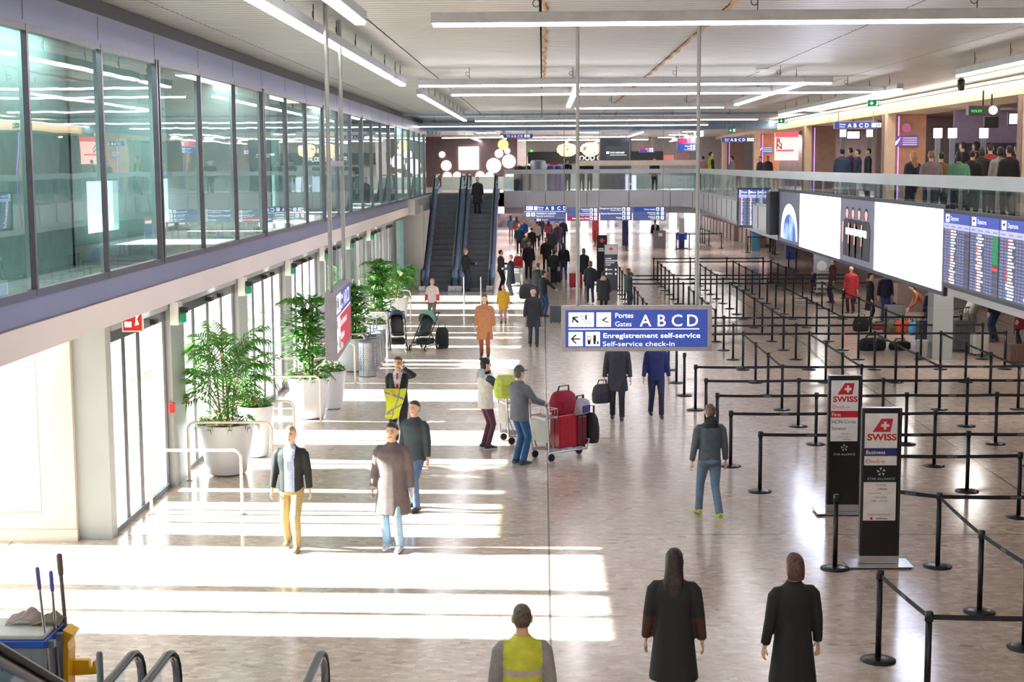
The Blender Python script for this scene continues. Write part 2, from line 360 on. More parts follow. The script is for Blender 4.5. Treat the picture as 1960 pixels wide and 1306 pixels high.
# street door front
cols = [24.68+5.5*i for i in range(7)]
mb = MB()
mb.box(XD, XD-.45, 21.0, 62, 2.98, ZS)          # header
for yc in cols: mb.box(XD+.02, XD-.14, yc-.44, yc+.44, 0, 3.05)
struct(mb.build('wall_left', M['greycol'], bev=.006))
def door_bay(n, y0, y1, first=False):
    fr = MB(); k = 4; step = (y1-y0)/k
    fr.box(XD-.06, XD-.12, y0, y1, 2.80, 2.98); fr.box(XD-.06, XD-.12, y0, y1, 0, .08)
    for i in range(k+1):
        y = y0+step*i; wd = .05 if i in (0, k) else .035
        if first and i == 3: continue
        fr.box(XD-.075, XD-.115, max(y0, y-wd), min(y1, y+wd), 0, 2.9)
    d = struct(fr.build('door_%d' % n, M['mullion'], bev=.004))
    for i in range(k):
        if n % 2 == 0 and i == 2: continue         # a leaf that is slid open
        MB().box(XD-.10, XD-.11, y0+step*i+.03, y0+step*(i+1)-.03, .08, 2.8).build('pane', M['glass_d'], d)
    MB().box(XD-.04, XD+.03, y0+step*2-.28, y0+step*2+.28, 2.84, 2.94).build('sensor_bar', M['steel'], d)
    for s in (-1, 1): MB().box(XD+.0, XD+.1, y0+step*2+s*.42-.1, y0+step*2+s*.42+.1, 2.86, 2.95).build('sensor', M['black'], d, bev=.01)
    if n > 1:
        h = MB()
        for s in (-1, 1): h.tube([(XD-.03, y0+step*2+s*.12, .95), (XD+.03, y0+step*2+s*.12, 1.0), (XD+.03, y0+step*2+s*.12, 1.5), (XD-.03, y0+step*2+s*.12, 1.55)], .014)
        h.build('door_handle', M['steel'], d, True)
door_bay(1, 21.02, 24.24, True)
for i in range(6): door_bay(i+2, cols[i]+.44, cols[i+1]-.44)
door_bay(8, cols[6]+.44, 61.0)
struct(MB().box(XD-1.2, XD-.6, 61.0, 62, 0, ZS).box(XD-.3, XD-.2, 62, 150, 0, 3.9).box(-9.2, -9, 62, 150, 0, 7.5).build('wall_left_far', M['greycol']))
struct(MB().box(-9.0, -5.15, 64.4, 64.6, 0, 3.6).box(-5.6, -5.3, 62.0, 74, ZS, 3.9).build('wall_escalator_side', M['greycol']))
g = struct(MB().box(-6.2, -5.9, 63.1, 63.16, 0, 3.0).build('window_3', mat('teal_glass', S(120, 168, 178), .12, noise=.05)))
GP = 'green safety lamps under the left beam'
for i in range(6):
    yc = cols[i]
    t = thing('exit_lamp', 'green emergency lamp on the %s grey door column from the front' % ORD[i], 'lamp', (XD+.02, yc-.42, 0), 0, GP)
    MB().box(0, .14, -.06, .2, 2.72, 3.1).build('bracket', M['white'], t, bev=.004)
    MB().box(.15, .25, -.05, .05, 2.76, 2.92).build('lamp_glass', M['green_exit'], t, bev=.02)
    MB().box(.16, .28, -.06, .06, 2.92, 3.02).build('cap', M['black'], t, bev=.01)
dl = MB().lathe([(0, 0), (.10, 0), (.10, .02), (.0, .02)], 20)
dlm = dl.mesh('downlight', mat('downlight', (1, 1, 1), .5, emit=25)); 
for i in range(7):
    yc = (22.8 if i == 0 else cols[i-1]+2.75)
    o = bpy.data.objects.new('downlight', dlm); C.objects.link(o); o.location = (XD+.27, yc, ZS-.022)
    tag(o, 'round downlight in the soffit over the %s door bay from the front' % ORD[i], 'light', 'downlights over the doors')
t = thing('fire_sign', 'red fire alarm sign projecting beside the nearest glass door', 'sign', tuple(atX(256, 613, XD+.25).xy)+(0,), 0)
zf = atX(256, 613, XD+.25).z
MB().box(-.17, .14, -.012, .012, zf-.17, zf+.17).build('panel', M['white'], t)
MB().box(-.15, .12, -.017, -.012, zf-.15, zf+.15).build('face', mat('alarm_red', S(215, 40, 35), .5), t)
MB().rings([(-.08, -.02, zf-.1, .05, .006), (-.08, -.02, zf-.02, .05, .006)]).poly([(-.08, zf+.02), (-.03, zf+.1), (-.1, zf+.12)], -.022, -.018).poly([(.02, zf-.08), (.08, zf-.06), (.05, zf+.02), (.1, zf+.1), (.04, zf+.06)], -.022, -.018).build('pictogram', M['txt'], t)
for i, (yy, zz) in enumerate(((24.2, 1.35), (25.15, 1.35))):
    tag(MB().box(XD-.03, XD+.05, yy-.06, yy+.06, zz-.08, zz+.08).build('call_button', mat('button_red', S(220, 50, 45), .4), bev=.01), ['red push button box on the near side of the first door column', 'red push button box on the far side of the first door column'][i], 'button')
# outside: blocker panels added beyond the doors to stripe the sunlight
for i, (a, b) in enumerate(((23.35, 24.1), (26.95, 28.3), (31.5, 32.45), (32.6, 33.6), (36.4, 38.9), (41.6, 43.4), (44.1, 45.2), (47.6, 49.2), (50.4, 52.0), (53.4, 55.2))):
    tag(MB().box(-10.3, -10.4, a, b, 0, 4.6).build('sun_blocker', M['white']), 'added sun blocker outside the glass doors, %s from the front' % ORD[i], 'pillar', 'added sun blockers outside the doors')
# escalator-side balcony at the far end + right-hand balcony
pl = [(-1.9, 74), (2, 74), (6.3, 74), (6.95, 73.6), (7.35, 72.6), (7.5, 71), (7.45, 66), (7.25, 58), (7.0, 50), (7.0, 44), (7.0, 34), (7.0, 24), (7.0, 14), (7.0, 6)]
def along(pl, step):
    out = []; acc = 0
    for (x0, y0), (x1, y1) in zip(pl, pl[1:]):
        L_ = math.hypot(x1-x0, y1-y0); d = (step-acc) if out else 0
        if not out: out.append((x0, y0)); d = step
        while d <= L_: out.append((x0+(x1-x0)*d/L_, y0+(y1-y0)*d/L_)); d += step
        acc = L_-(d-step)
    return out
def ribbon(mb, pl, off0, off1, z0, z1, mi=0):
    ns = []
    for i in range(len(pl)):
        a = Vector(pl[max(i-1, 0)]); b = Vector(pl[min(i+1, len(pl)-1)]); d = (b-a).normalized(); ns.append(Vector((d.y, -d.x)))
    # ns points towards the void (camera side)
    for i in range(len(pl)-1):
        q = []
        for j in (i, i+1):
            p = Vector(pl[j]); q.append((p+ns[j]*off0, p+ns[j]*off1))
        (a0, a1), (b0, b1) = q
        vs = [(*a0, z0), (*b0, z0), (*b1, z0), (*a1, z0), (*a0, z1), (*b0, z1), (*b1, z1), (*a1, z1)]
        mb.add(vs, [(0, 1, 2, 3), (7, 6, 5, 4), (0, 4, 5, 1), (1, 5, 6, 2), (2, 6, 7, 3), (3, 7, 4, 0)], mi)
    return mb
slab = MB()
slab.add([(*p, ZU) for p in pl]+[(24, 6, ZU), (24, 150, ZU), (-9, 150, ZU), (-9, 74.4, ZU), (-1.9, 74.4, ZU)], [tuple(range(len(pl)+5))])
slab.box(7.7, 24, 2, 150, ZS-.05, ZS); slab.box(-9, 24, 75.5, 150, ZS-.05, ZS)
struct(slab.build('floor_upper', mat('upper_floor', S(196, 186, 178), .3, noise=.08, nscale=8)))
fas = ribbon(MB(), pl, 0, .12, 3.22, ZU+.02)
for (x, y) in along(pl, 2.05): fas.cbox((x, y-.125, 3.6), (.02, .02, .7), 1) if y > 73.9 else fas.cbox((x-.125, y, 3.6), (.02, .02, .7), 1)
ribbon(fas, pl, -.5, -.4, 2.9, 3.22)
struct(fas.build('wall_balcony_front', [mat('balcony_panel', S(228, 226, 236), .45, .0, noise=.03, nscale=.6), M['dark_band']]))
bal = thing('balcony_railing', 'long glass railing with broad silvery handboard along the upper gallery', 'railing', (0, 74, ZU))
def lw(mb): return mb.xf(Matrix.Translation((0, -74, -ZU)))
lw(ribbon(MB(), pl, -.06, .10, 4.87, 5.08)).build('handboard', M['rail'], bal)
lw(ribbon(MB(), pl, .0, .015, ZU+.08, 4.87)).build('glass_panel', M['glass_b'], bal)
lw(ribbon(MB(), pl, -.04, .05, ZU, ZU+.09)).build('base_rail', M['rail'], bal)
for (x, y) in along(pl, 2.05):
    lw(MB().box(x-.02, x+.02, y-.04, y+.01, ZU, 4.9) if y > 73.5 else MB().box(x-.01, x+.04, y-.02, y+.02, ZU, 4.9)).build('post', M['steel'], bal)
# right-hand wood portals on the gallery
XW = 11.5
wf = MB().box(XW, XW+.35, 6, 100, 6.92, 7.27).box(XW+.35, 13, 6, 100, 6.92, 7.0)
struct(wf.build('trim_wood_fascia', M['wood'], bev=.01))
struct(MB().box(XW+.9, 24, 6, 108, 7.0, 7.08).build('ceiling_gallery', mat('gallery_soffit', S(120, 96, 92), .6)))
struct(MB().box(XW+.5, XW+.6, 6, 108, 7.27, 7.5).build('trim_upper_gap', mat('gap_glass', S(150, 168, 168), .3)))
for i, yy in enumerate((36, 50.5, 66, 81.5, 96)):
    mb = MB().box(XW, XW+.28, yy-.15, yy+.25, ZU, 6.95, 0).box(XW+.28, 12.85, yy+.1, yy+.25, ZU, 6.95, 1).box(XW-.02, XW+.0, yy+.25, yy+.6, ZU, 6.9, 2)
    struct(mb.build('wall_portal_%d' % (i+1), [M['wood'], M['wood2'] if i % 2 == 1 or i == 0 else M['wood3'], M['wood3']], bev=.005))
    tag(MB().box(XW+.42, XW+.45, yy+.075, yy+.1, ZU+.05, 6.85).build('light_strip', M['violet']), 'thin violet light strip on the %s walnut portal from the right' % ORD[i], 'light', 'violet light strips')
struct(MB().box(19.5, 19.7, 6, 110, ZU, 7.1).build('wall_right_upper', mat('gallery_wall', S(176, 158, 172), .6)))
struct(MB().box(12.85, 19.5, 58, 58.2, ZU, 7.1).box(12.85, 19.5, 74, 74.2, ZU, 7.1).box(12.85, 19.5, 90, 90.2, ZU, 7.1).build('wall_gallery_cross', mat('gallery_wall2', S(160, 140, 142), .6)))
struct(MB().box(17.6, 17.8, 2, 150, 0, ZS).build('wall_right', mat('lower_wall', S(150, 132, 128), .6)))
struct(MB().box(-9, 24, 146, 146.3, 0, 7.3).build('wall_back', mat('back_wall', S(206, 190, 184), .6)))
struct(MB().box(-9, 24, 104.2, 104.4, ZU, 7.2).build('wall_back_upper', mat('back_wall2', S(214, 208, 206), .6)))

struct(MB().box(-13, 24, -14.2, -14, 0, 7.6).build('wall_near', M['greycol']))
struct(MB().box(24, 24.2, -14, 146, 0, 7.6).build('wall_right_outer', M['greycol']))
# ================================================================= CEILING LAMPS
def lamp(label, x0, x1, y0, y1, z=7.05, group='linear ceiling lamps'):
    along_x = abs(x1-x0) > abs(y1-y0); L_ = max(abs(x1-x0), abs(y1-y0))
    t = thing('linear_lamp', label, 'ceiling lamp', ((x0+x1)/2, (y0+y1)/2, z), 0 if along_x else PI/2, group)
    MB().box(-L_/2, L_/2, -.08, .08, .02, .15).build('housing', mat('lamp_housing', S(196, 200, 204), .45, .2), t, bev=.008)
    MB().box(-L_/2+.03, L_/2-.03, -.06, .06, -.018, .02).build('diffuser', M['lamp'], t)
    n = max(2, int(L_/2.2)); hk = MB()
    for i in range(n):
        x = -L_/2+L_*(i+.5)/n
        hk.tube([(x, 0, .16), (x, 0, ZC-z)], .006, 4)
        hk.tube([(x-.04+.045*math.cos(a*PI/5), 0, .26+.045*math.sin(a*PI/5)) for a in range(11)], .005, 4)
    hk.build('hanger', M['blackm'], t)
lamp('long left ceiling lamp running away from the camera above the glass front', -3.05, -3.05, 10, 30.4)
lamp('short lamp tip closing the long left ceiling row', -3.05, -3.05, 30.8, 33.0)
lamp('lamp running away that ends at the nearest cross lamp', -2.24, -2.24, 8, 18.7)
lamp('nearest ceiling lamp, spanning the whole width across the top', -1.39, 9.5, 19.0, 19.0)
lamp('short lamp piece starting the second left ceiling row', -3.05, -3.05, 37.5, 39.2)
lamp('second left ceiling lamp running away behind the cross lamps', -3.05, -3.05, 39.5, 59.5)
lamp('first of the two close cross lamps in the middle of the ceiling', -2.75, 6.4, 33.4, 33.4)
lamp('second of the two close cross lamps in the middle of the ceiling', -2.3, 8.7, 37.7, 37.7)
lamp('short ceiling lamp running away in the middle behind the hanging rod', .8, .8, 34.6, 46)
lamp('cross lamp starting at the short middle lamp', 1.0, 5.7, 47.2, 47.2)
lamp('right ceiling lamp running away between the cross lamps, near half', 5.8, 5.8, 33.2, 38.7)
lamp('right ceiling lamp running away between the cross lamps, far half', 5.8, 5.8, 39.2, 45.2)
lamp('long far right ceiling lamp above the second portal', 8.6, 8.6, 36.4, 54.6)
lamp('ceiling lamp at the upper right edge above the nearest portal', 8.5, 8.5, 22, 31)
lamp('cross lamp before the blue ceiling beam', -2.7, 8.6, 60.1, 60.1)
lamp('cross lamp behind the blue ceiling beam', -6, 7.5, 68, 68)
for i, (x0, x1, y0, y1) in enumerate(((-2.1, -2.1, 78, 86), (-3.9, -3.9, 84, 97), (-5.5, 4.6, 82, 82), (4.7, 4.7, 70.5, 82), (1.6, 1.6, 88, 100), (3.6, 3.6, 86, 104), (8.5, 8.5, 80, 100), (-1.5, 6.5, 92, 92))):
    lamp('ceiling lamp in the far food hall, %s of them' % ORD[i], x0, x1, y0, y1, 6.8, 'food hall ceiling lamps')
lamp('ceiling lamp added as fill behind the camera, left', -3.05, -3.05, -12, 6, group='added fill lamps behind the camera')  # unseen lamps added in place of fill light from behind
lamp('ceiling lamp added as fill behind the camera, right', 5.8, 5.8, -12, 10, group='added fill lamps behind the camera')
def fill_panel(label, x, y, z, w_, l_, group, e=9):  # glowing panel added as fill light for dim areas
    t = thing('panel_lamp', label, 'ceiling lamp', (x, y, z), 0, group)
    MB().box(-w_/2-.02, w_/2+.02, -l_/2-.02, l_/2+.02, 0, .05).build('housing', M['white'], t); MB().box(-w_/2, w_/2, -l_/2, l_/2, -.012, 0).build('diffuser', mat('panel_diffuser_%d' % e, (1, 1, 1), .5, emit=e, ecol=(1, .95, .90)), t)
for i in range(6): fill_panel('flat lamp under the gallery above the luggage, %s from the right' % ORD[i], 11.0, 24+7*i, 3.17, .5, 1.6, 'flat lamps under the gallery', 24)  # added to brighten the dark space under the gallery
for i in range(5):
    for j in range(3): fill_panel('flat lamp in the low ceiling of the far lower hall, row %s, column %s' % (ORD[i], ORD[j]), -2+6*j, 80+10*i, 3.17, 1.2, 2.4, 'flat lamps in the far lower hall', 12)  # extra glow put in to lift the far lower hall
for i in range(7): fill_panel('flat lamp in the gallery ceiling, %s from the right' % ORD[i], 15.0, 30+10*i, 6.94, .5, 1.6, 'flat lamps in the gallery ceiling', 60)  # made-up fill for the dim gallery and its portals
for i in range(7): fill_panel('flat office lamp behind the upper glass front, %s from the front' % ORD[i], -7.0 if i else -6.2, 24+8*i if i else 17.5, 7.1, .4 if i else .3, 5.0, 'office lamps behind the upper glass', 20)  # invented room light so the upper glass looks brighter
for i in range(4):
    for j in range(3): fill_panel('flat lamp in the food hall ceiling, row %s, column %s' % (ORD[i], ORD[j]), -3+5.5*j, 80+8.5*i, 7.02, 1.0, 1.0, 'flat lamps in the food hall ceiling', 26)  # extra fill put in to light the food hall walls
sm = MB().lathe([(0, 0), (.16, 0), (.16, .03), (0, .03)], 20)
tag(sm.build('smoke_detector', M['white'], loc=tuple(atZ(1462, 136, ZC-.06))), 'small white disc on the ceiling above the right lamps', 'detector')
t = thing('security_camera', 'black dome security camera under the ceiling at upper right', 'camera', tuple(atZ(1840, 152, 7.2)))
MB().lathe([(.0, -.02), (.05, -.02), (.05, .25), (0, .25)], 14).build('mount', M['greyp'], t, True)
MB().lathe([(.0, -.26), (.06, -.25), (.085, -.18), (.085, -.02), (.07, 0), (0, 0)], 18).build('dome', M['black'], t, True)
# ================================================================= SIGNS
MT = [M['blue'], M['txt'], M['ink'], M['red'], M['slate'], mat('sign_teal', S(40, 160, 170), .4, emit=.5)]
def arrow(mb, x, z, s, ang, y, mi=2, th=.16):
    # arrow inside an s-sized square centred at x, z pointing at ang degrees
    def R(px, pz): a = math.radians(ang); return (x+px*math.cos(a)-pz*math.sin(a), z+px*math.sin(a)+pz*math.cos(a))
    w_ = s*th/2
    mb.poly([R(*p) for p in [(-s*.34, -w_), (s*.22, -w_), (s*.22, w_), (-s*.34, w_)]], y-.002, y, mi)
    for q in (1, -1):
        mb.poly([R(*p) for p in [(s*.36, 0), (s*.05, q*s*.33), (s*-.1, q*s*.33), (s*.2, 0)]], y-.002, y, mi)
def sq(mb, x, z, w_, h, y, mi=1): mb.box(x, x+w_, y-.002, y, z, z+h, mi)
def plane_icon(mb, x, z, s, y):
    mb.poly([(x+.12*s, z+.66*s), (x+.4*s, z+.5*s), (x+.78*s, z+.72*s), (x+.72*s, z+.6*s), (x+.52*s, z+.44*s), (x+.8*s, z+.36*s), (x+.94*s, z+.46*s), (x+.8*s, z+.28*s), (x+.5*s, z+.38*s)], y-.004, y-.002, 2)
    mb.box(x+.5*s, x+.94*s, y-.004, y-.002, z+.07*s, z+.1*s, 2)
def esc_icon(mb, x, z, s, y):
    o = [(x+.02*s, z+.82*s), (x+.2*s, z+.84*s), (x+.62*s, z+.34*s), (x+.84*s, z+.3*s), (x+.8*s, z+.16*s), (x+.5*s, z+.2*s), (x+.1*s, z+.66*s)]
    mb.tube([(a, y-.003, b) for a, b in o+[o[0]]], .02*s, 4, 2)
    mb.box(x+.36*s, x+.48*s, y-.004, y-.002, z+.5*s, z+.9*s, 2)
def kiosk_icon(mb, x, z, s, y):
    for a in ((.08, .12, .5, .72), (.34, .38, .5, .72), (.08, .38, .68, .72), (.08, .38, .46, .5)): mb.box(x+a[0]*s, x+a[1]*s, y-.004, y-.002, z+a[2]*s, z+a[3]*s, 2)
    mb.poly([(x+.1*s, z+.44*s), (x+.36*s, z+.44*s), (x+.32*s, z+.12*s), (x+.14*s, z+.12*s)], y-.004, y-.002, 2)
    mb.poly([(x+.55*s, z+.8*s), (x+.72*s, z+.8*s), (x+.74*s, z+.45*s), (x+.69*s, z+.12*s), (x+.56*s, z+.12*s), (x+.52*s, z+.45*s)], y-.004, y-.002, 2)
    mb.box(x+.6*s, x+.66*s, y-.004, y-.002, z+.84*s, z+.93*s, 2); mb.box(x+.8*s, x+.92*s, y-.004, y-.002, z+.12*s, z+.36*s, 2); mb.box(x+.36*s, x+.56*s, y-.004, y-.002, z+.5*s, z+.54*s, 2)
def sign(label, x0, z0, x1, z1, y, draw, bgc='blue', rz=0, frame=.03, depth=.12, rods=None, rodtop=ZC, group=None, pivot=None, name='hanging_sign', rod_r=.026):
    w_ = x1-x0; h = z1-z0
    t = thing(name, label, 'sign', ((x0+x1)/2, y, z0) if pivot is None else pivot, rz, group)
    if frame:
        f = MB(); f.box(-w_/2, w_/2, 0, depth, 0, frame).box(-w_/2, w_/2, 0, depth, h-frame, h).box(-w_/2, -w_/2+frame, 0, depth, frame, h-frame).box(w_/2-frame, w_/2, 0, depth, frame, h-frame)
        f.build('frame', M['signframe'], t, bev=.004)
    MB().box(-w_/2+frame*.9, w_/2-frame*.9, .012 if frame else 0, depth-.01, frame*.9, h-frame*.9).build('panel', M[bgc], t)
    if draw:
        mb = MB(); draw(mb, w_, h, .010 if frame else -.002); mb.build('lettering', MT, t)
    for i, rx in enumerate(rods or []):
        MB().tube([(rx, depth/2, h-.01), (rx, depth/2, rodtop-z0)], rod_r, 10).build('rod', M['pole'], t, True)
    return t
# main hanging sign at Y = 22
Y0 = 22.0
c0 = atY(1075, 672, Y0); c1 = atY(1363, 584.5, Y0); W0 = c1.x-c0.x; k = W0/288.
def main(mb, w_, h, y):
    X = lambda p: (p/1780*(288*.992)-144+.8)*k        # crop px -> local
    Zf = lambda p: h-(p/6.125)*k                      # crop px from the frame top
    def rect(x0, y0, x1, y1, mi): mb.box(X(x0), X(x1), y-.002, y, Zf(y1), Zf(y0), mi)
    rect(80, 78, 382, 248, 1); rect(412, 78, 585, 248, 1); rect(78, 270, 1640, 282, 1); rect(78, 308, 248, 476, 1); rect(282, 308, 454, 476, 1)
    s = 170/6.125*k
    arrow(mb, X(160), Zf(163), s*.82, 135, y-.002); esc_icon(mb, X(222), Zf(240), s*.9, y); plane_icon(mb, X(412), Zf(248), s, y)
    arrow(mb, X(163), Zf(392), s*.95, 180, y-.002, th=.1); kiosk_icon(mb, X(286), Zf(476), s*.96, y)
    u = k/6.125
    mb.text('Portes', 84*u, X(632), Zf(142), y-.003, .010, 1, sx=.98); mb.text('Gates', 84*u, X(632), Zf(243), y-.003, 0, 1)
    for ch, px in zip('ABCD', (932, 1130, 1302, 1482)): mb.text(ch, 196*u, X(px), Zf(243), y-.003, .008, 1)
    vs, fs, xx = text_geo('Enregistrement self-service', .014); sx = (1636-488)*u*.997/(xx*82*u)
    mb.text('Enregistrement self-service', 82*u, X(488), Zf(380), y-.003, .014, 1, sx=sx)
    vs, fs, xx = text_geo('Self-service check-in', 0); sx = (1332-484)*u/(xx*82*u)
    mb.text('Self-service check-in', 82*u, X(484), Zf(478), y-.003, 0, 1, sx=sx)
zmain0 = atY(1220, 672.5, Y0).z; zmain1 = atY(1220, 585.5, Y0).z
rd = [atY(1106, 590, Y0).x-(c0.x+c1.x)/2, atY(1334.5, 590, Y0).x-(c0.x+c1.x)/2]
ms = sign('large blue hanging sign with gate letters A B C D and self-service check-in below', c0.x, zmain0, c1.x, zmain1, Y0, main, rods=rd, frame=8*k, rod_r=.029)
zb = atY(1220, 312, Y0).z-zmain0
MB().box(rd[0], rd[1], .04, .09, zb-.038, zb+.038).build('cross_bar', mat('bar_beige', S(196, 182, 176), .5), ms)
# left hanging sign, parallel to the hall, facing the middle
pa = Vector((-2.79, 20.0)); pb = Vector((-2.93, 22.6)); Ls = (pb-pa).length; za0 = atX(640, 690, -2.79).z; za1 = atX(640, 560, -2.79).z
za0 = 5.3-(690-316)*20/2850; za1 = za0+.92
def left(mb, w_, h, y):
    mb.box(-w_/2+.04, w_/2-.04, y-.001, y, .05, h*.60, 3); mb.box(-w_/2+.04, w_/2-.04, y-.002, y, h*.60, h*.62, 1)
    s = .26; x = -w_/2+.08
    sq(mb, x, h*.66, s*1.7, s, y); sq(mb, x+.5, h*.66, s, s, y); arrow(mb, x+.13, h*.66+.13, s*.8, 135, y-.002); esc_icon(mb, x+.2, h*.66, s, y); plane_icon(mb, x+.5, h*.66, s, y)
    mb.text('Portes', .115, x+.82, h*.82, y-.003, .012, 1); mb.text('Gates', .115, x+.82, h*.68, y-.003, 0, 1)
    for ch, px in zip('ABCD', (1.28, 1.57, 1.83, 2.1)): mb.text(ch, .30, x+px, h*.68, y-.003, .008, 1)
    sq(mb, x, .08, s, h*.5, y); sq(mb, x+.32, h*.34, s, s, y); sq(mb, x+.32, .08, s, s, y); arrow(mb, x+.13, h*.5, s*.8, 135, y-.002); arrow(mb, x+.13, .2, s*.6, 90, y-.002)
    mb.poly([(x+.40, h*.36), (x+.42, h*.36), (x+.42, h*.56), (x+.40, h*.56)], y-.004, y-.002, 2); mb.poly([(x+.38, .11), (x+.52, .11), (x+.50, .27), (x+.40, .27)], y-.004, y-.002, 2)
    mb.text('Bars & restaurant', .15, x+.66, h*.42, y-.003, .012, 1); mb.text('Boutiques', .15, x+.66, h*.22, y-.003, .012, 1); mb.text('Shops', .15, x+.66, h*.07, y-.003, 0, 1)
ang = math.atan2(pb.y-pa.y, pb.x-pa.x)
mid = (pa+pb)/2
ls = sign('hanging sign seen almost edge-on, blue above wine red, left of the middle', -Ls/2, za0, Ls/2, za1, 0, left, rz=ang, rods=[-Ls/2+.14, Ls/2-.2], depth=.16, frame=.045, pivot=(mid.x, mid.y, za0), rod_r=.03)
MB().box(-Ls/2+.14, Ls/2-.2, .055, .105, 2.62, 2.70).build('cross_bar', mat('bar_lilac', S(190, 176, 190), .5), ls)
# signs in the distance
def gates(mb, w_, h, y, small=False, hh=None, z0=0, align=0):
    hh = hh or h; s = hh*.62; zz = z0+hh*.19
    if not small:
        x = -w_/2+.1; sq(mb, x, zz, s*1.7, s, y); arrow(mb, x+s*.5, zz+s*.5, s*.8, 135, y-.002); esc_icon(mb, x+s*.8, zz, s*.85, y); sq(mb, x+s*2, zz, s, s, y); plane_icon(mb, x+s*2, zz, s, y)
        xt = x+s*3.2
    else: xt = -w_/2+w_*.12
    mb.text('Portes', hh*.33, xt, zz+hh*.34, y-.003, .014, 1); mb.text('Gates', hh*.33, xt, zz+hh*.02, y-.003, 0, 1)
    x = xt+hh*1.15
    for ch in 'ABCD': mb.text(ch, hh*.78, x, zz+.02*hh, y-.003, .02, 1); x += hh*(.78 if small else .95)
    if small:
        x += .04; sq(mb, x, zz, s, s, y); plane_icon(mb, x, zz, s, y); sq(mb, x+s*1.15, zz, s, s, y); arrow(mb, x+s*1.65, zz+s/2, s*.8, 0, y-.002)
def rectpx(x0, y0, x1, y1, Y): a = atY(x0, y1, Y); b = atY(x1, y0, Y); return a.x, a.z, b.x, b.z
def far1(mb, w_, h, y):
    mb.box(-w_/2+.03, w_/2-.03, y-.001, y, .03, h*.49, 4); mb.box(-w_/2+.03, w_/2-.03, y-.002, y, h*.49, h*.52, 1); gates(mb, w_, h, y, False, h*.48, h*.52)
    s = h*.3; x = -w_/2+.1; sq(mb, x, h*.12, s, s, y); arrow(mb, x+s/2, h*.12+s/2, s*.8, 180, y-.002); sq(mb, x+s*1.3, h*.12, s, s, y); mb.box(x+s*1.7, x+s*1.9, y-.004, y-.002, h*.16, h*.36, 2)
    mb.text('Assistance spéciale', h*.2, x+s*2.6, h*.29, y-.003, .015, 1); mb.text('Special assistance', h*.2, x+s*2.6, h*.09, y-.003, 0, 1)
YS = 66.0
a = rectpx(1003, 392.5, 1083.5, 417.5, YS); sign('distant hanging sign with A B C D over special assistance, beside the escalators', *a, YS, far1, rods=[-.8, .85], rod_r=.02)
def far2(mb, w_, h, y):
    s = h*.7; x = -w_/2+.12; sq(mb, x, h*.15, s, s, y); arrow(mb, x+s/2, h/2, s*.8, 180, y-.002); sq(mb, x+s*1.4, h*.15, s*.5, s, y); mb.text('Terminal 2', h*.5, x+s*2.4, h*.36, y-.003, .01, 1)
a = rectpx(1022, 418, 1083, 424, YS); sign('narrow blue strip sign below the special assistance sign', *a, YS, far2, frame=.012)
def dirsign(rows):
    def f(mb, w_, h, y):
        n = len(rows); rh = (h-.06)/n
        for i, (b, l1, l2, ic) in enumerate(rows):
            z = h-.03-rh*(i+1)
            mb.box(-w_/2+.03, w_/2-.03, y-.001, y, z+.008, z+rh-.008, {'b': 0, 's': 4, 'r': 3}[b])
            s = rh*.8; x = w_/2-.08-s
            sq(mb, x, z+rh*.1, s*.9, s, y); arrow(mb, x+s*.45, z+rh/2, s*.8, 0, y-.003)
            sq(mb, x-s*1.35, z+rh*.1, s*.9, s, y, 5 if ic == '+' else 1)
            if ic == '+': mb.box(x-s*1.0, x-s*.8, y-.004, y-.002, z+rh*.2, z+rh*.8, 1); mb.box(x-s*1.2, x-s*.6, y-.004, y-.002, z+rh*.4, z+rh*.6, 1)
            else: mb.poly([(x-s*1.15, z+rh*.2), (x-s*.75, z+rh*.2), (x-s*.82, z+rh*.75), (x-s*1.08, z+rh*.75)], y-.004, y-.002, 2)
            if l2: mb.text(l1, rh*.48, x-s*1.6, z+rh*.54, y-.003, .012, 1, 'r'); mb.text(l2, rh*.44, x-s*1.6, z+rh*.12, y-.003, 0, 1, 'r')
            else: mb.text(l1, rh*.52, x-s*1.6, z+rh*.32, y-.003, .012, 1, 'r')
    return f
sign('distant slate sign with a red bottom row, beside the hanging rod', *rectpx(1085, 397, 1147, 423.5, YS), YS, dirsign([('s', 'Protocole', 'Protocol', 'x'), ('s', 'Salle de presse', 'Press room', 'x'), ('r', 'Restaurant Le Chef', '', 'x')]), rods=[.7], rod_r=.015)
sign('distant plain slate sign for airport management offices', *rectpx(1148.5, 395, 1210, 422.5, YS), YS, dirsign([('s', "Management de l'aéroport", 'Airport offices', 'x'), ('s', 'Espace Environnement', '', 'x'), ('s', 'Police', '', 'x')]), rods=[.6], rod_r=.015)
sign('distant sign with a blue top row and a turquoise first aid square', *rectpx(1211.5, 395, 1275, 422.5, YS), YS, dirsign([('b', 'Crew access', '', 'x'), ('s', 'Infirmerie', 'First aid', '+'), ('s', 'Toilettes', 'Toilets', 'x')]), rods=[.6], rod_r=.015)
small = lambda mb, w_, h, y: gates(mb, w_, h, y, True)
sign('small blue A B C D sign above the far gallery beside the menu wall', *rectpx(963, 256.5, 1020, 264.5, 78), 78, small, frame=.01, rods=[-.5, .5], rod_r=.012, rodtop=7.1)
sign('blue A B C D sign hanging before the fourth walnut portal', *rectpx(1381, 262.5, 1434, 272.5, 70), 70, small, frame=.015, rods=[-.4, .5], rod_r=.012, rodtop=7.3)
sign('blue A B C D sign hanging at the gap beside the second walnut portal', *rectpx(1596.5, 232.5, 1681, 247, 52), 52, small, frame=.02, rods=[-.6, .6], rod_r=.014, rodtop=7.3)
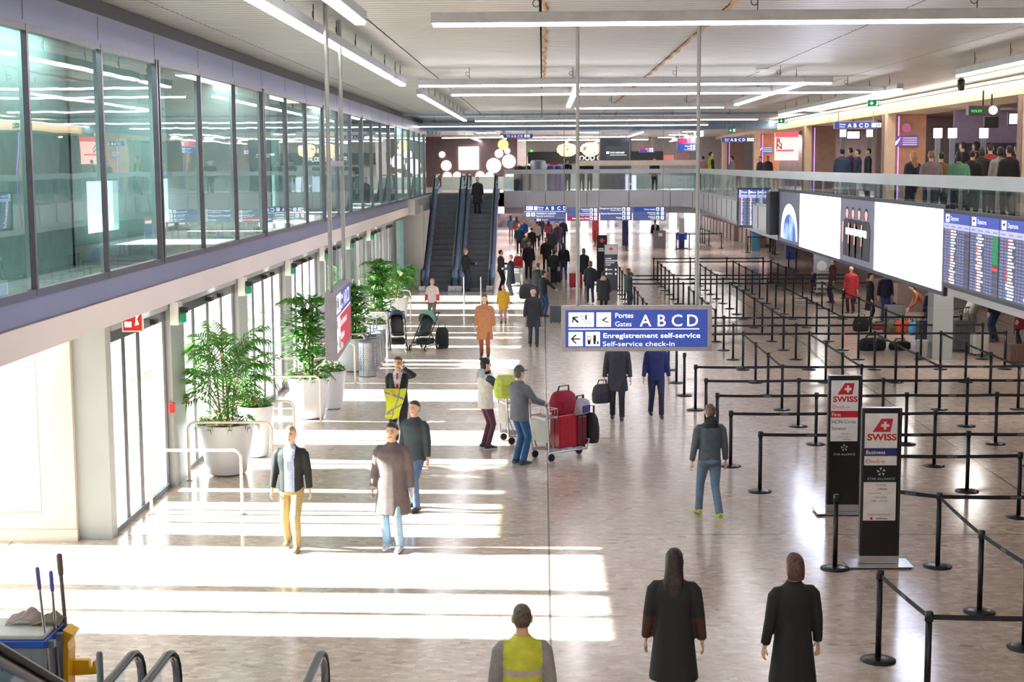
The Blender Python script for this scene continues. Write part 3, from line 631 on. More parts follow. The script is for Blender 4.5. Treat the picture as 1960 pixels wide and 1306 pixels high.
sign('red and white direction sign in the far food hall', *rectpx(1296, 264.5, 1334, 275, 80), 80, dirsign([('r', 'Toilettes', '', 'x'), ('r', 'Terrasse', '', 'x')]), frame=.01, rods=[-.4, .4], rod_r=.01, rodtop=7.1)
sign('blue direction sign in the far food hall under the red one', *rectpx(1296, 276, 1334, 289, 80), 80, dirsign([('b', 'Toilettes', '', 'x'), ('b', 'Bars', 'Restaurant', 'x')]), frame=.01, rods=[-.45, .45], rod_r=.01, rodtop=7.1)
sign('small red and blue sign right of the black screen tower', *rectpx(1224, 282, 1253, 292, 90), 90, dirsign([('r', 'Terrasse', '', 'x'), ('b', 'Bars', '', 'x')]), frame=.01, rods=[-.3, .3], rod_r=.01, rodtop=7.1)
def exitf(mb, w_, h, y): arrow(mb, -w_*.2, h*.5, h*.8, 270, y-.002, 1); mb.poly([(w_*.1, h*.15), (w_*.2, h*.5), (w_*.15, h*.8), (w_*.3, h*.8), (w_*.35, h*.5), (w_*.25, h*.15)], y-.004, y-.002, 1); mb.box(w_*.38, w_*.44, y-.004, y-.002, h*.1, h*.85, 1)
sign('green exit sign hanging from the ceiling above the second portal', *rectpx(1661, 191, 1686, 203.5, 42), 42, exitf, 'green_exit', frame=0, depth=.06, rods=[0], rod_r=.01)
sign('green exit sign hanging from the ceiling above the third portal', *rectpx(1490, 226.5, 1508, 236, 58), 58, exitf, 'green_exit', frame=0, depth=.06, rods=[0], rod_r=.01)
sign('small green exit sign hanging before the fourth portal', *rectpx(1394, 245, 1408, 254, 66), 66, exitf, 'green_exit', frame=0, depth=.06, rods=[0], rod_r=.01)
t = sign('purple notice board on the nearest walnut portal', *rectpx(1709, 260, 1759, 281, 50.58), 50.56, lambda mb, w_, h, y: (mb.poly([(-w_*.48, h*.05), (-w_*.4, h*.45), (-w_*.2, h*.9), (-w_*.3, h*.4), (-w_*.42, h*.05)], y-.002, y, 1), [mb.box(-w_*.12, w_*.42, y-.002, y, h*(.78-.2*i), h*(.82-.2*i), 1) for i in range(4)]), 'slate', frame=.02, depth=.03, name='notice_board')
[o_ for o_ in t.children if o_.name.startswith('panel')][0].data.materials[0] = mat('notice_purple', S(140, 96, 190), .5, emit=.25)
MB().lathe([(.11, 0), (.15, 0), (.15, .02), (.11, .02)], 20).box(-.08, .08, -.02, .02, 0, .02).xf(Matrix.Translation((0, .0, .62)) @ Matrix.Rotation(PI/2, 4, 'X')).build('round_emblem', mat('emblem_pink', S(190, 110, 160), .5, emit=.3), t)
sign('dark blue notice board on the walnut portal in the middle of the gallery', *rectpx(1450, 280, 1480, 294, 81.6), 81.572, lambda mb, w_, h, y: (mb.poly([(-w_*.48, h*.05), (-w_*.4, h*.45), (-w_*.2, h*.9), (-w_*.3, h*.4)], y-.002, y, 1), [mb.box(-w_*.12, w_*.42, y-.002, y, h*(.75-.25*i), h*(.8-.25*i), 1) for i in range(3)]), 'slate', frame=.02, depth=.03, name='notice_board')
# ================================================================= SCREENS
XS = 6.8
def side_screen(label, y0, y1, z0, z1, name='led_screen', x=XS, rz=0):
    # local x runs from the far end to the near end, local -y faces the middle of the hall
    t = thing(name, label, 'screen', (x, (y0+y1)/2, z0), -PI/2+rz); L_ = abs(y1-y0); h = z1-z0
    MB().box(-L_/2-.08, L_/2+.08, .0, .075, -.06, h+.06).build('housing', M['screenb'], t, bev=.01)
    return t, L_, h
zt = 5.3-.113*XS; zbm = 5.3-.323*XS
yA = atX(1805, 480, XS).y; yE = atX(1490, 400, XS).y
t, L_, h = side_screen('very long LED advertising screen with glowing white panels along the gallery edge', yA, yE, zbm, zt)
sx = lambda px: (yE-atX(px, 450, XS).y)-L_/2
for a, b in ((1531, 1608), (1674.5, 1804)):
    MB().box(sx(a), sx(b), -.01, 0, .02, h-.02).build('white_panel', M['screenw'], t)
e = MB(); e.box(sx(1492), sx(1530.5), -.008, 0, .02, h-.02, 0)
cx = (sx(1492)+sx(1530.5))/2; n = 40; hw = (sx(1530)-sx(1493))*.42
e.poly([(cx+hw*math.cos(q*PI/n), .12+h*.68*math.sin(q*PI/n)**.8) for q in range(n+1)], -.012, -.008, 1)
e.poly([(cx+hw*(.8*math.cos(q*PI/n)+.05), .10+h*.50*math.sin(q*PI/n)**.8) for q in range(n+1)], -.016, -.012, 2)
e.build('earth_picture', [mat('space_grey', S(88, 88, 104), .4, emit=.5), mat('earth_rim', S(225, 240, 255), .4, emit=1.4), print_mat('earth_blue', S(48, 92, 160), S(190, 215, 235), .9, .8)], t)
f = MB(); f.box(sx(1608.5), sx(1674), -.008, 0, .02, h-.02, 0); wq = sx(1674)-sx(1608.5)
for i, fx in enumerate((.22, .40, .58, .78)):
    bx = sx(1608.5)+wq*fx; sc = h/1.9; col = 1+i % 2
    f.rings([(bx, -.014, h*.70, .08, .003), (bx, -.014, h*.76, .13, .003), (bx, -.014, h*.80, .13, .003), (bx, -.014, h*.83, .05, .003)], 12, 3).rings([(bx, -.012, h*.70, .16, .002), (bx, -.012, h*.80, .19, .002), (bx, -.012, h*.87, .10, .002)], 12, 2)
    f.poly([(bx-.38, h*.1), (bx-.45, h*.55), (bx-.3, h*.68), (bx+.3, h*.68), (bx+.45, h*.55), (bx+.38, h*.1)], -.012, -.009, 2)
    f.poly([(bx-.5, h*.3), (bx-.48, h*.62), (bx-.38, h*.62), (bx-.42, h*.3)], -.014, -.009, 3)
for i in range(9): f.box(sx(1608.5)+wq*(.20+.068*i), sx(1608.5)+wq*(.248+.068*i), -.020, -.016, h*(.44+.01*(i % 2)), h*.54, 5)
f.build('group_picture', [mat('poster_grey', S(100, 98, 118), .4, emit=.5), M['ink'], mat('poster_dark', S(44, 40, 52), .5), mat('poster_skin', S(232, 150, 140), .5, emit=.9), mat('poster_white', S(210, 200, 205), .5, emit=.8), M['screenw']], t)
def board(label, y0, y1, z0, z1, rz=0, ncol=5, x=XS-.05, name='departure_board'):
    t, L_, h = side_screen(label, y0, y1, z0, z1, name, x, rz)
    MB().box(-L_/2, L_/2, -.01, 0, 0, h).build('display', mat('board_grey', S(66, 68, 94), .35, emit=.22), t)
    hd = MB().box(-L_/2, L_/2, -.016, -.01, h*.86, h, 0).box(-L_/2, L_/2, -.016, -.01, h*.78, h*.86, 1); 
    for i in range(1, ncol): hd.box(-L_/2+L_*i/ncol-.01, -L_/2+L_*i/ncol+.01, -.019, -.016, 0, h, 2)
    hd.build('header', [mat('board_blue', S(50, 70, 165), .4, emit=.6), mat('board_pale', S(176, 178, 222), .4, emit=.6), M['screenb']], t)
    tx = MB(); rnd = random.Random(len(label))
    nr = 19
    for i in range(ncol):
        x0 = -L_/2+L_*i/ncol; cw = L_/ncol
        tx.box(x0+cw*.08, x0+cw*.22, -.02, -.016, h*.875, h*.985, 1); tx.poly([(x0+cw*.1, h*.94), (x0+cw*.2, h*.96), (x0+cw*.16, h*.91)], -.022, -.02, 2)
        tx.text('Departures', h*.085, x0+cw*.27, h*.905, -.018, 0, 1)
        for j in range(4): tx.box(x0+cw*(.06+.25*j), x0+cw*(.20+.25*j), -.019, -.016, h*.81, h*.825, 0)
        for r in range(nr):
            z = h*(.745-r*.0395); 
            if r % 2 == 0: tx.box(x0+.01, x0+cw-.01, -.013, -.0105, z-h*.008, z+h*.030, 6)
            c = x0+cw*.05
            for wdt, gap in ((.10, .03), (.05, .02)):
                tx.box(c, c+cw*wdt, -.018, -.013, z, z+h*.02, 0); c += cw*(wdt+gap)
            tx.box(c, c+cw*.035, -.018, -.013, z, z+h*.026, rnd.choice([3, 3, 3, 1, 0, 7, 5])); c += cw*.05
            l_ = rnd.uniform(.1, .2); tx.box(c, c+cw*l_, -.018, -.013, z, z+h*.021, 1); c = x0+cw*.54
            for wdt in (.05, .07, .08):
                tx.box(c, c+cw*wdt, -.018, -.013, z, z+h*.02, 0); c += cw*(wdt+.03)
            if i == 1 and r < 9 and ncol > 3: tx.box(x0+cw*.80, x0+cw*.985, -.02, -.013, z-h*.008, z+h*.028, 4)
            if i == 1 and r == 10 and ncol > 3: tx.box(x0+cw*.80, x0+cw*.985, -.02, -.013, z-h*.008, z+h*.028, 5)
            if i == 2 and r in (6, 7, 17) and ncol > 3: tx.box(x0+cw*.80, x0+cw*.985, -.02, -.013, z-h*.008, z+h*.028, 1)
    tx.build('lettering', [mat('row_grey', S(120, 126, 178), .5, emit=.5), M['txt'], M['ink'], mat('row_orange', S(235, 110, 60), .5, emit=.8), mat('row_green', S(20, 125, 80), .5, emit=.6), mat('row_red', S(220, 50, 60), .5, emit=.7), mat('row_stripe', S(92, 92, 122), .5, emit=.35), mat('row_cyan', S(60, 160, 200), .5, emit=.7)], t)
    return t
yN = atX(1813, 480, XS).y
board('large blue departures board at the right edge, right of the white screen', yN, yN-7.6, 5.3-.297*XS, 5.3-.122*XS, .0, 5)
pq = atY(1443, 400, 49)
t = board('smaller departures board, turned to the camera, left of the long screen', 49+.55, 49-.55, 3.27, 4.46, .78, 3, pq.x-.05)
MB().box(.6, 1.0, .1, .6, -.05, 1.15).build('backbox', M['black'], t, bev=.02)
sign('small wall clock panel with a yellow and a green square on the gallery front', *rectpx(1407, 382, 1420, 417, 60), 60, lambda mb, w_, h, y: (mb.box(-.06, .08, y-.004, y, h*.5, h*.75, 5),), 'slate', frame=.01, name='notice_board')

tag(MB().box(6.55, 6.84, 43.25, 43.9, 3.25, 4.5).build('equipment_box', M['black'], bev=.02), 'black equipment box between the smaller departures board and the long screen', 'box')

tag(MB().box(11.1, 11.4, 8, 98, 7.285, 7.30).build('cove_light', mat('cove_glow', (1, 1, 1), .5, emit=6, ecol=(1, .86, .66))), 'warm cove light strip on top of the wood fascia along the gallery', 'light')
# ================================================================= STANCHIONS
ZP = 1.0
pm = {}
pm['base'] = MB().lathe([(0, 0), (.185, 0), (.19, .012), (.12, .03), (.05, .04), (0, .04)], 28).mesh('base', M['blackm'], True)
pm['pole'] = MB().lathe([(0, .03), (.032, .03), (.032, .90), (0, .90)], 16).mesh('pole', M['blackm'], True)
pm['head'] = MB().lathe([(0, .90), (.042, .90), (.042, .985), (.03, 1.0), (0, 1.0)], 16).mesh('head', M['black'], True)
pm['socket'] = MB().box(-.018, .018, -.055, -.03, .91, .97).mesh('socket', M['black'])
GS = 'belt stanchions of the queue lanes'
def post(x, y, label, group=GS, cut=False):
    t = thing('belt_stanchion', label, 'stanchion', (x, y, 0), 0, group)
    for k_ in ('base', 'pole', 'head', 'socket'):
        o = bpy.data.objects.new(k_, pm[k_]); C.objects.link(o); o.parent = t
    t['xy'] = 0; del t['xy']; POST.append((x, y, t)); return t
POST = []
_belt = {}
def belt(t, p, q, txt=False):
    d = Vector((q[0]-p[0], q[1]-p[1], 0)); L_ = d.length; key = (round(L_, 2),)
    if key not in _belt:
        mb = MB(); n = 8; sg = .012*L_
        for i in range(n):
            a, b = i/n, (i+1)/n; za = .94-sg*4*a*(1-a)*.5; zb_ = .94-sg*4*b*(1-b)*.5
            mb.add([(a*L_, -.002, za-.026), (b*L_, -.002, zb_-.026), (b*L_, -.002, zb_+.026), (a*L_, -.002, za+.026), (a*L_, .002, za-.026), (b*L_, .002, zb_-.026), (b*L_, .002, zb_+.026), (a*L_, .002, za+.026)], [(0, 1, 2, 3), (7, 6, 5, 4), (3, 2, 6, 7), (0, 4, 5, 1)])
        _belt[key] = mb.mesh('belt', M['belt'])
    o = bpy.data.objects.new('belt', _belt[key]); C.objects.link(o); o.parent = t
    o.location = (p[0]-t.location.x, p[1]-t.location.y, 0); o.rotation_euler = (0, 0, math.atan2(d.y, d.x))
    if txt:
        k2 = ('t', round(L_, 2))
        if k2 not in _belt: _belt[k2] = MB().text('GENÈVE', .042, L_*.5, .925-.006*L_, -.0035, .004, 0, 'c').mesh('lettering', mat('belt_letter', S(150, 150, 160), .6))
        l_ = bpy.data.objects.new('lettering', _belt[k2]); C.objects.link(l_); l_.parent = o
cols_x = [3.25, 5.17, 6.87, 8.56, 10.25, 11.9]
rows_y = [23.85, 25.9, 27.95, 29.9, 31.97, 34.0, 36.0, 38.3, 40.3, 42.4, 44.5, 46.5, 48.3, 50.9, 52.7, 54.7, 56.8, 58.8, 60.9, 62.9, 65.0, 67.0, 69.4]
Xrow = {0, 1, 2, 3, 4, 7, 8, 9, 15, 16, 17, 21, 22}
G = {}
for r, yy in enumerate(rows_y):
    for c, xx in enumerate(cols_x):
        if c == 5 and r not in (3, 4, 7, 8, 9, 15, 16, 17): continue
        if c == 4 and r < 2: pass
        if r in (5, 6) and c == 0: pass
        if r >= 21 and c == 0: continue
        x = xx+(.22 if (r == 0 and c == 0) else 0)+(.05 if c == 0 and r < 5 else 0)
        G[(r, c)] = post(x, yy, 'black belt stanchion, %s lane row behind the airline totems, %s post from the left' % (ORD[r], ORD[c if r < 21 else c-1]))
def bl(a, b, txt=False):
    if a in G and b in G:
        p = G[a].location; q = G[b].location; belt(G[a], (p.x, p.y), (q.x, q.y), txt)
for r in range(len(rows_y)):
    if r in Xrow:
        for c in range(5): bl((r, c), (r, c+1), r < 10)
for c in range(0, 5):
    for r in range(len(rows_y)-1):
        if (5-(c % 2) <= r <= 6 and c > 0 and r < 7) or (c > 0 and r in (5, 6)) or (c == 2 and r == 4) or (c == 4 and r == 4): bl((r+1, c), (r, c), True)
        if c % 2 == 1 and 10 <= r <= 13: bl((r+1, c), (r, c))
        if c % 2 == 0 and 9 <= r <= 14: bl((r+1, c), (r, c))
        if c == 3 and 9 <= r <= 14: bl((r+1, c), (r, c))
        if c >= 1 and 17 <= r <= 20: bl((r+1, c), (r, c))
        if c == 0 and 17 <= r <= 19: bl((r+1, c), (r, c))
near = [(5.1, 22.05, 'hidden half behind the red and white business totem'), (7.13, 22.05, 'at the right edge just behind the business totem'), (4.55, 19.75, 'standing directly behind the business totem'), (5.2, 19.29, 'first free post right of the business totem'),
        (5.16, 17.26, 'second post right of the business totem where the belt slopes down'), (5.27, 15.95, 'lowest post at the right edge of the picture'), (3.58, 15.53, 'in front of the business totem at the lower edge'),
        (3.72, 14.05, 'nearest to the camera with its base out of the picture'), (3.83, 19.19, 'standing alone left of the business totem'), (7.2, 19.3, 'outside the right edge in line with the free post'), (5.75, 14.0, 'outside the lower right corner')]
NP = [post(x, y, 'black belt stanchion '+l, 'belt stanchions near the camera') for x, y, l in near]
def nb(i, j): belt(NP[i], near[i][:2], near[j][:2], True)
nb(0, 1); nb(2, 3); nb(3, 9); nb(3, 4); nb(4, 5); nb(6, 7); nb(7, 10)
belt(NP[8], (3.83, 19.19), (3.81, 19.11), False)
# far stanchions (Y > 70)
fz = [(1366+0, 480, 0)]
for i, (px, py) in enumerate(((1319.5, 446.5), (1294.5, 447), (1344.5, 437), (1340, 437), (1349, 439), (1357, 441), (1381, 445), (1431.5, 452), (1474, 452), (1480, 454), (1484, 455), (1143, 437), (1139, 442), (1199, 449), (1510, 477), (1524, 481))):
    p = atZ(px, py, ZP); post(p.x, p.y, 'distant black belt stanchion in the far hall, %s of the far group' % ORD[i], 'stanchions in the far hall')
def fb(i, j, base=len(POST)-16):
    a, b = POST[base+i], POST[base+j]; belt(a[2], a[:2], b[:2])
for a, b in ((1, 0), (0, 6), (7, 8), (8, 9), (9, 10), (14, 15), (5, 4), (3, 2), (12, 11)): fb(a, b)
# ================================================================= TOTEMS
def star(mb, x, z, s, y, mi):
    for i in range(5):
        a = PI/2+i*2*PI/5; p = lambda r, b: (x+r*s*math.cos(a+b), z+r*s*math.sin(a+b))
        mb.poly([p(.25, 0), p(1, -.12), p(.85, .45)], y-.003, y, mi)
def totem(label, px, z_, w_, h, items, flip=0):
    t = thing('airline_totem', label, 'totem', px, z_, None)
    MB().box(-.42, .42, -.22, .22, .02, .035).build('base_plate', M['steel'], t, bev=.003)
    MB().box(-w_/2, w_/2, -.05, .05, .04, .14).build('plinth', M['steel'], t)
    MB().box(-w_/2, w_/2, -.055, .055, .14, h).build('column', mat('totem_black', S(12, 12, 14), .3, noise=0), t, bev=.006)
    MB().box(-w_/2+.01, -w_/2+.03, -.062, -.055, .15, h-.01).box(w_/2-.03, w_/2-.01, -.062, -.055, .15, h-.01).build('edge_profile', mat('profile_dark', S(58, 58, 64), .3, .5), t)
    mb = MB(); items(mb, w_, h, -.056)
    mb.build('lettering', [mat('totem_white', S(236, 234, 236), .4), mat('totem_red', S(205, 32, 46), .45), mat('totem_blue', S(36, 44, 110), .45), mat('totem_ink', S(40, 40, 44), .5), mat('totem_silver', S(190, 196, 206), .4), mat('totem_redtext', S(205, 70, 70), .5)], t)
    for i, (a, b) in enumerate(((-.38, -.18), (.38, -.18), (-.38, .18), (.38, .18))): MB().lathe([(0, 0), (.02, 0), (.02, .022), (0, .022)], 10, (a, b, 0)).build('foot', M['rubber'], t)
    return t
def swisslogo(mb, w_, top, y):
    a = w_*.5
    mb.poly([(-w_*.24, top-.235), (-w_*.02, top-.06), (w_*.27, top-.06), (w_*.21, top-.235)], y-.004, y-.002, 1)
    cx, cz = .038, top-.15
    a_, b_ = .052, .017; mb.poly([(cx+p, cz+q) for p, q in ((-a_, -b_), (-b_, -b_), (-b_, -a_), (b_, -a_), (b_, -b_), (a_, -b_), (a_, b_), (b_, b_), (b_, a_), (-b_, a_), (-b_, b_), (-a_, b_))], y-.007, y-.0045, 0)
    vs, fs, xx = text_geo('SWISS', .035); mb.text('SWISS', .118, 0, top-.345, y-.004, .035, 1, 'c', sx=w_*.74/(xx*.118))
def i_first(mb, w_, h, y):
    mb.box(-w_/2+.035, w_/2-.055, y-.002, y, h-1.0, h-.07, 0); swisslogo(mb, w_, h-.05, y)
    mb.text('Check-in', .075, -w_*.40, h-.50, y-.004, 0, 5); mb.box(-w_/2+.035, w_/2-.055, y-.004, y-.002, h-.635, h-.535, 1)
    mb.text('First', .075, -w_*.40, h-.615, y-.006, .01, 0); mb.text('HON Circle', .072, -w_*.40, h-.725, y-.004, 0, 3); mb.text('Senator', .072, -w_*.40, h-.825, y-.004, 0, 3)
    mb.text('Austrian', .035, 0, h-.895, y-.004, 0, 5, 'c'); mb.text('brussels airlines', .025, .0, h-.94, y-.004, 0, 3, 'c'); mb.text('Lufthansa', .032, .02, h-.98, y-.004, .01, 3, 'c')
    star(mb, 0, h-1.10, .055, y, 4); mb.text('STAR ALLIANCE', .044, 0, h-1.215, y-.003, 0, 4, 'c', sx=1.05); mb.text('GOLD', .032, 0, h-1.28, y-.003, 0, 3, 'c')
def i_bus(mb, w_, h, y):
    mb.box(-w_/2+.035, w_/2-.06, y-.002, y, h-.76, h-.07, 0); swisslogo(mb, w_, h-.08, y)
    mb.box(-w_/2+.035, w_/2-.06, y-.004, y-.002, h-.635, h-.53, 2); mb.text('Business', .075, -w_*.40, h-.61, y-.006, .01, 0); mb.text('Check-in', .072, -w_*.40, h-.73, y-.004, 0, 5)
    star(mb, 0, h-.845, .06, y, 4); mb.text('STAR ALLIANCE', .046, 0, h-.955, y-.003, 0, 4, 'c', sx=1.1)
    mb.box(-w_/2+.035, w_/2-.06, y-.002, y, h-1.50, h-.985, 0)
    mb.text('Austrian', .04, 0, h-1.03, y-.004, 0, 5, 'c'); mb.text('Lufthansa', .034, .02, h-1.085, y-.004, .01, 3, 'c'); mb.text('brussels airlines', .026, -.08, h-1.14, y-.004, 0, 3, 'c'); mb.text('airBaltic', .026, .13, h-1.14, y-.004, 0, 4, 'c')
    mb.text('aegean airlines', .028, 0, h-1.195, y-.004, 0, 3, 'c'); mb.text('TAP', .036, -.09, h-1.25, y-.004, .02, 1, 'c'); mb.text('PORTUGAL', .022, .04, h-1.245, y-.004, 0, 3, 'c')
    mb.text('Cooperation partner', .036, -.02, h-1.43, y-.004, 0, 5, 'c'); mb.text('edelweiss', .038, .02, h-1.483, y-.004, .02, 2, 'c'); mb.box(-.13, -.10, y-.004, y-.002, h-1.488, h-1.455, 1)
b = (atZ(1646, 1086)+atZ(1720, 1085))/2
totem('front black totem with red and white logo, blue Business band and grey base plate', (b.x, b.y+.08, 0), 0, .52, 2.12, i_bus)
b = atZ(1612, 985)
totem('black totem behind with red First band and frequent flyer tiers', (b.x+.02, b.y+.1, 0), .0, .50, 2.12, i_first)
def small_totem(label, px, py, hpx, w_, mt, mark):
    b = atZ(px, py); t = thing('airline_totem', label, 'totem', (b.x, b.y, 0), 0)
    MB().box(-w_/2-.1, w_/2+.1, -.2, .2, 0, .03).build('base_plate', M['greyp'], t)
    MB().box(-w_/2, w_/2, -.06, .06, .03, hpx).build('column', mt, t, bev=.005)
    mb = MB(); mark(mb, w_, hpx, -.062); mb.build('lettering', [mat('totem_white', (1, 1, 1)), M['red'], M['txt'], M['ink']], t); return t
def maple(mb, x, z, s, y, mi):
    P_ = [(0, 1), (.18, .6), (.4, .7), (.35, .35), (.75, .4), (.9, .15), (.5, -.2), (.55, -.4), (.08, -.35), (.06, -.8), (-.06, -.8), (-.08, -.35), (-.55, -.4), (-.5, -.2), (-.9, .15), (-.75, .4), (-.35, .35), (-.4, .7), (-.18, .6)]
    o = len(mb.v); n = len(P_); mb.v += [(x, y, z)]+[(x+a*s, y, z+b_*s) for a, b_ in P_]; mb.f += [(o, o+1+i, o+1+(i+1) % n) for i in range(n)]; mb.m += [mi]*n
def mk1(mb, w_, h, y):
    mb.box(-w_/2+.02, w_/2-.02, y-.003, y, h-.42, h-.02, 0); maple(mb, 0, h-.2, .11, y-.006, 1)
    for i, (tt) in enumerate(('CLASSE', 'ÉCONOMIQUE', 'ECONOMY', 'CLASS')): mb.text(tt, .075, -w_*.4, h-.62-.09*i, y-.004, 0, 2)
    for z in (h-1.1, h-1.28): mb.lathe([(0, 0)], 3) if 0 else mb.box(-w_*.4, -w_*.28, y-.003, y, z, z+.08, 2); mb.box(-w_*.22, w_*.1, y-.003, y, z+.03, z+.05, 2); mb.box(w_*.32, w_*.42, y-.003, y, z, z+.07, 2)
small_totem('grey totem with a small red maple leaf on a white top', 1169, 556, 1.95, .56, mat('totem_slate', S(92, 92, 106), .5), mk1)
def mk2(mb, w_, h, y): maple(mb, 0, h-.25, .14, y-.006, 1); mb.text('CLASSE', .07, -w_*.35, h-.62, y-.004, 0, 2); mb.text('BUSINESS', .07, -w_*.35, h-.71, y-.004, 0, 2)
small_totem('black totem with a red maple leaf, behind the grey one', 1152, 545, 2.2, .46, M['black'], mk2)
# ================================================================= FAR ESCALATORS
def escalator(label, xl, xr, yb, yt, zt_, name='escalator', flat=1.3, group=None):
    """runs from (yb, z=0) to (yt, z=zt_); xl, xr inner step edges"""
    t = thing(name, label, 'escalator', ((xl+xr)/2, yb, 0), 0, group)
    T = lambda mb: mb.xf(Matrix.Translation((-(xl+xr)/2, -yb, 0)))
    s = 1 if yt > yb else -1; run = zt_/math.tan(math.radians(30)); y1 = yb+s*flat; y2 = y1+s*run; y3 = yt
    prof = [(yb, 0), (y1-s*.4, .0), (y1+s*.3, .2), (y2-s*.3, zt_-.2), (y2+s*.4, zt_), (y3, zt_)]
    st = MB(); n = int(zt_/.21); 
    st.box(xl, xr, yb, y1, -.05, .02)
    for i in range(n): st.box(xl, xr, y1+s*run*i/n, y1+s*run*(i+1)/n, zt_*i/n-.25, zt_*(i+1)/n-.02)
    st.box(xl, xr, y2, y3, zt_-.3, zt_+.02); T(st).build('steps', M['tread'], t)
    for side, xx in ((-1, xl), (1, xr)):
        lo = MB(); vs = []; w0, w1 = (xx, xx+side*.28)
        for (yy, zz) in prof: vs += [(w0, yy, zz-.3), (w1, yy, zz-.3), (w1, yy, zz+.24), (w0, yy, zz+.24)]
        fs = []
        for i in range(len(prof)-1):
            o = i*4
            for a in range(4): fs.append((o+a, o+(a+1) % 4, o+4+(a+1) % 4, o+4+a))
        fs += [(0, 1, 2, 3), (23, 22, 21, 20)]; lo.add(vs, fs); T(lo).build('skirt_panel', M['escpanel'], t)
        gl = MB(); xm = xx+side*.14; hp = [(y, z+.24) for y, z in prof]+[(y, z+.88) for y, z in prof[::-1]]
        gl.add([(xm-.006, y, z) for y, z in hp]+[(xm+.006, y, z) for y, z in hp], [tuple(range(12)), tuple(range(23, 11, -1))]+[(i, (i+1) % 12, (i+1) % 12+12, i+12) for i in range(12)])
        T(gl).build('glass_panel', M['glass_b'] , t)
        def loop(off, r, nm, mt_):
            a0 = [(xm, y, z+.92+off) for y, z in prof]
            R_ = .34+off; cb = (xm, yb-s*.25, .58); ct = (xm, y3+s*.25, zt_+.58)
            nb_ = [(xm, cb[1]-s*R_*math.sin(q*PI/8), cb[2]+R_*math.cos(q*PI/8)) for q in range(8, -1, -1)]
            nt_ = [(xm, ct[1]+s*R_*math.sin(q*PI/8), ct[2]+R_*math.cos(q*PI/8)) for q in range(0, 9)]
            m_ = MB().tube(nb_+a0[1:-1]+nt_, r, 8, flat=2.1, up=(1, 0, 0)); T(m_).build(nm, mt_, t, True)
        loop(0, .020, 'handrail', M['rubber']); loop(-.045, .016, 'rail_profile', M['escmetal'])
    T(MB().box(xl-.27, xr+.27, yb-s*.9, yb, 0, .012)).build('comb_plate', M['escmetal'], t)
    for xx in (xl-.14, xr+.14): T(MB().cbox((xx, yb-s*.1, .12), (.3, .5, .24))).build('newel_base', M['escmetal'], t, bev=.02)
    return t
escalator('left of the two far escalators with dark empty steps', -4.98, -4.0, 63.2, 73.9, ZU)
escalator('right of the two far escalators with a person near its top', -3.42, -2.38, 63.2, 73.9, ZU)
# down-going escalator seen as a round newel behind
# near escalators (bottom left corner), running back up towards the camera
escalator('near escalator at the lower left, right handrail crossing the corner', -4.9, -3.88, 12.75, 1.6, ZU, flat=2.9)
escalator('near escalator whose two black newels rise at the lower edge', -3.27, -2.17, 12.75, 1.6, ZU, flat=2.9)
tag(MB().lathe([(0, 0), (.03, 0), (.03, 1.02), (.02, 1.04), (0, 1.04)], 14, tuple(atZ(190, 1250, 1.03).xy)+(0,)).build('bollard_post', M['greyp'], smooth=True), 'thin grey steel post beside the near escalator newels', 'post')
# two thin glass barrier posts in front of far escalators
for i, px in enumerate((891, 923)):
    p = atZ(px, 578, 0); tag(MB().lathe([(0, 0), (.03, 0), (.03, 1.05), (0, 1.05)], 10, (p.x, p.y-1, 0)).build('barrier_post', M['steel'], smooth=True), ['slim steel post before the right far escalator, left one', 'slim steel post before the right far escalator, right one'][i], 'post', 'posts before the escalators')
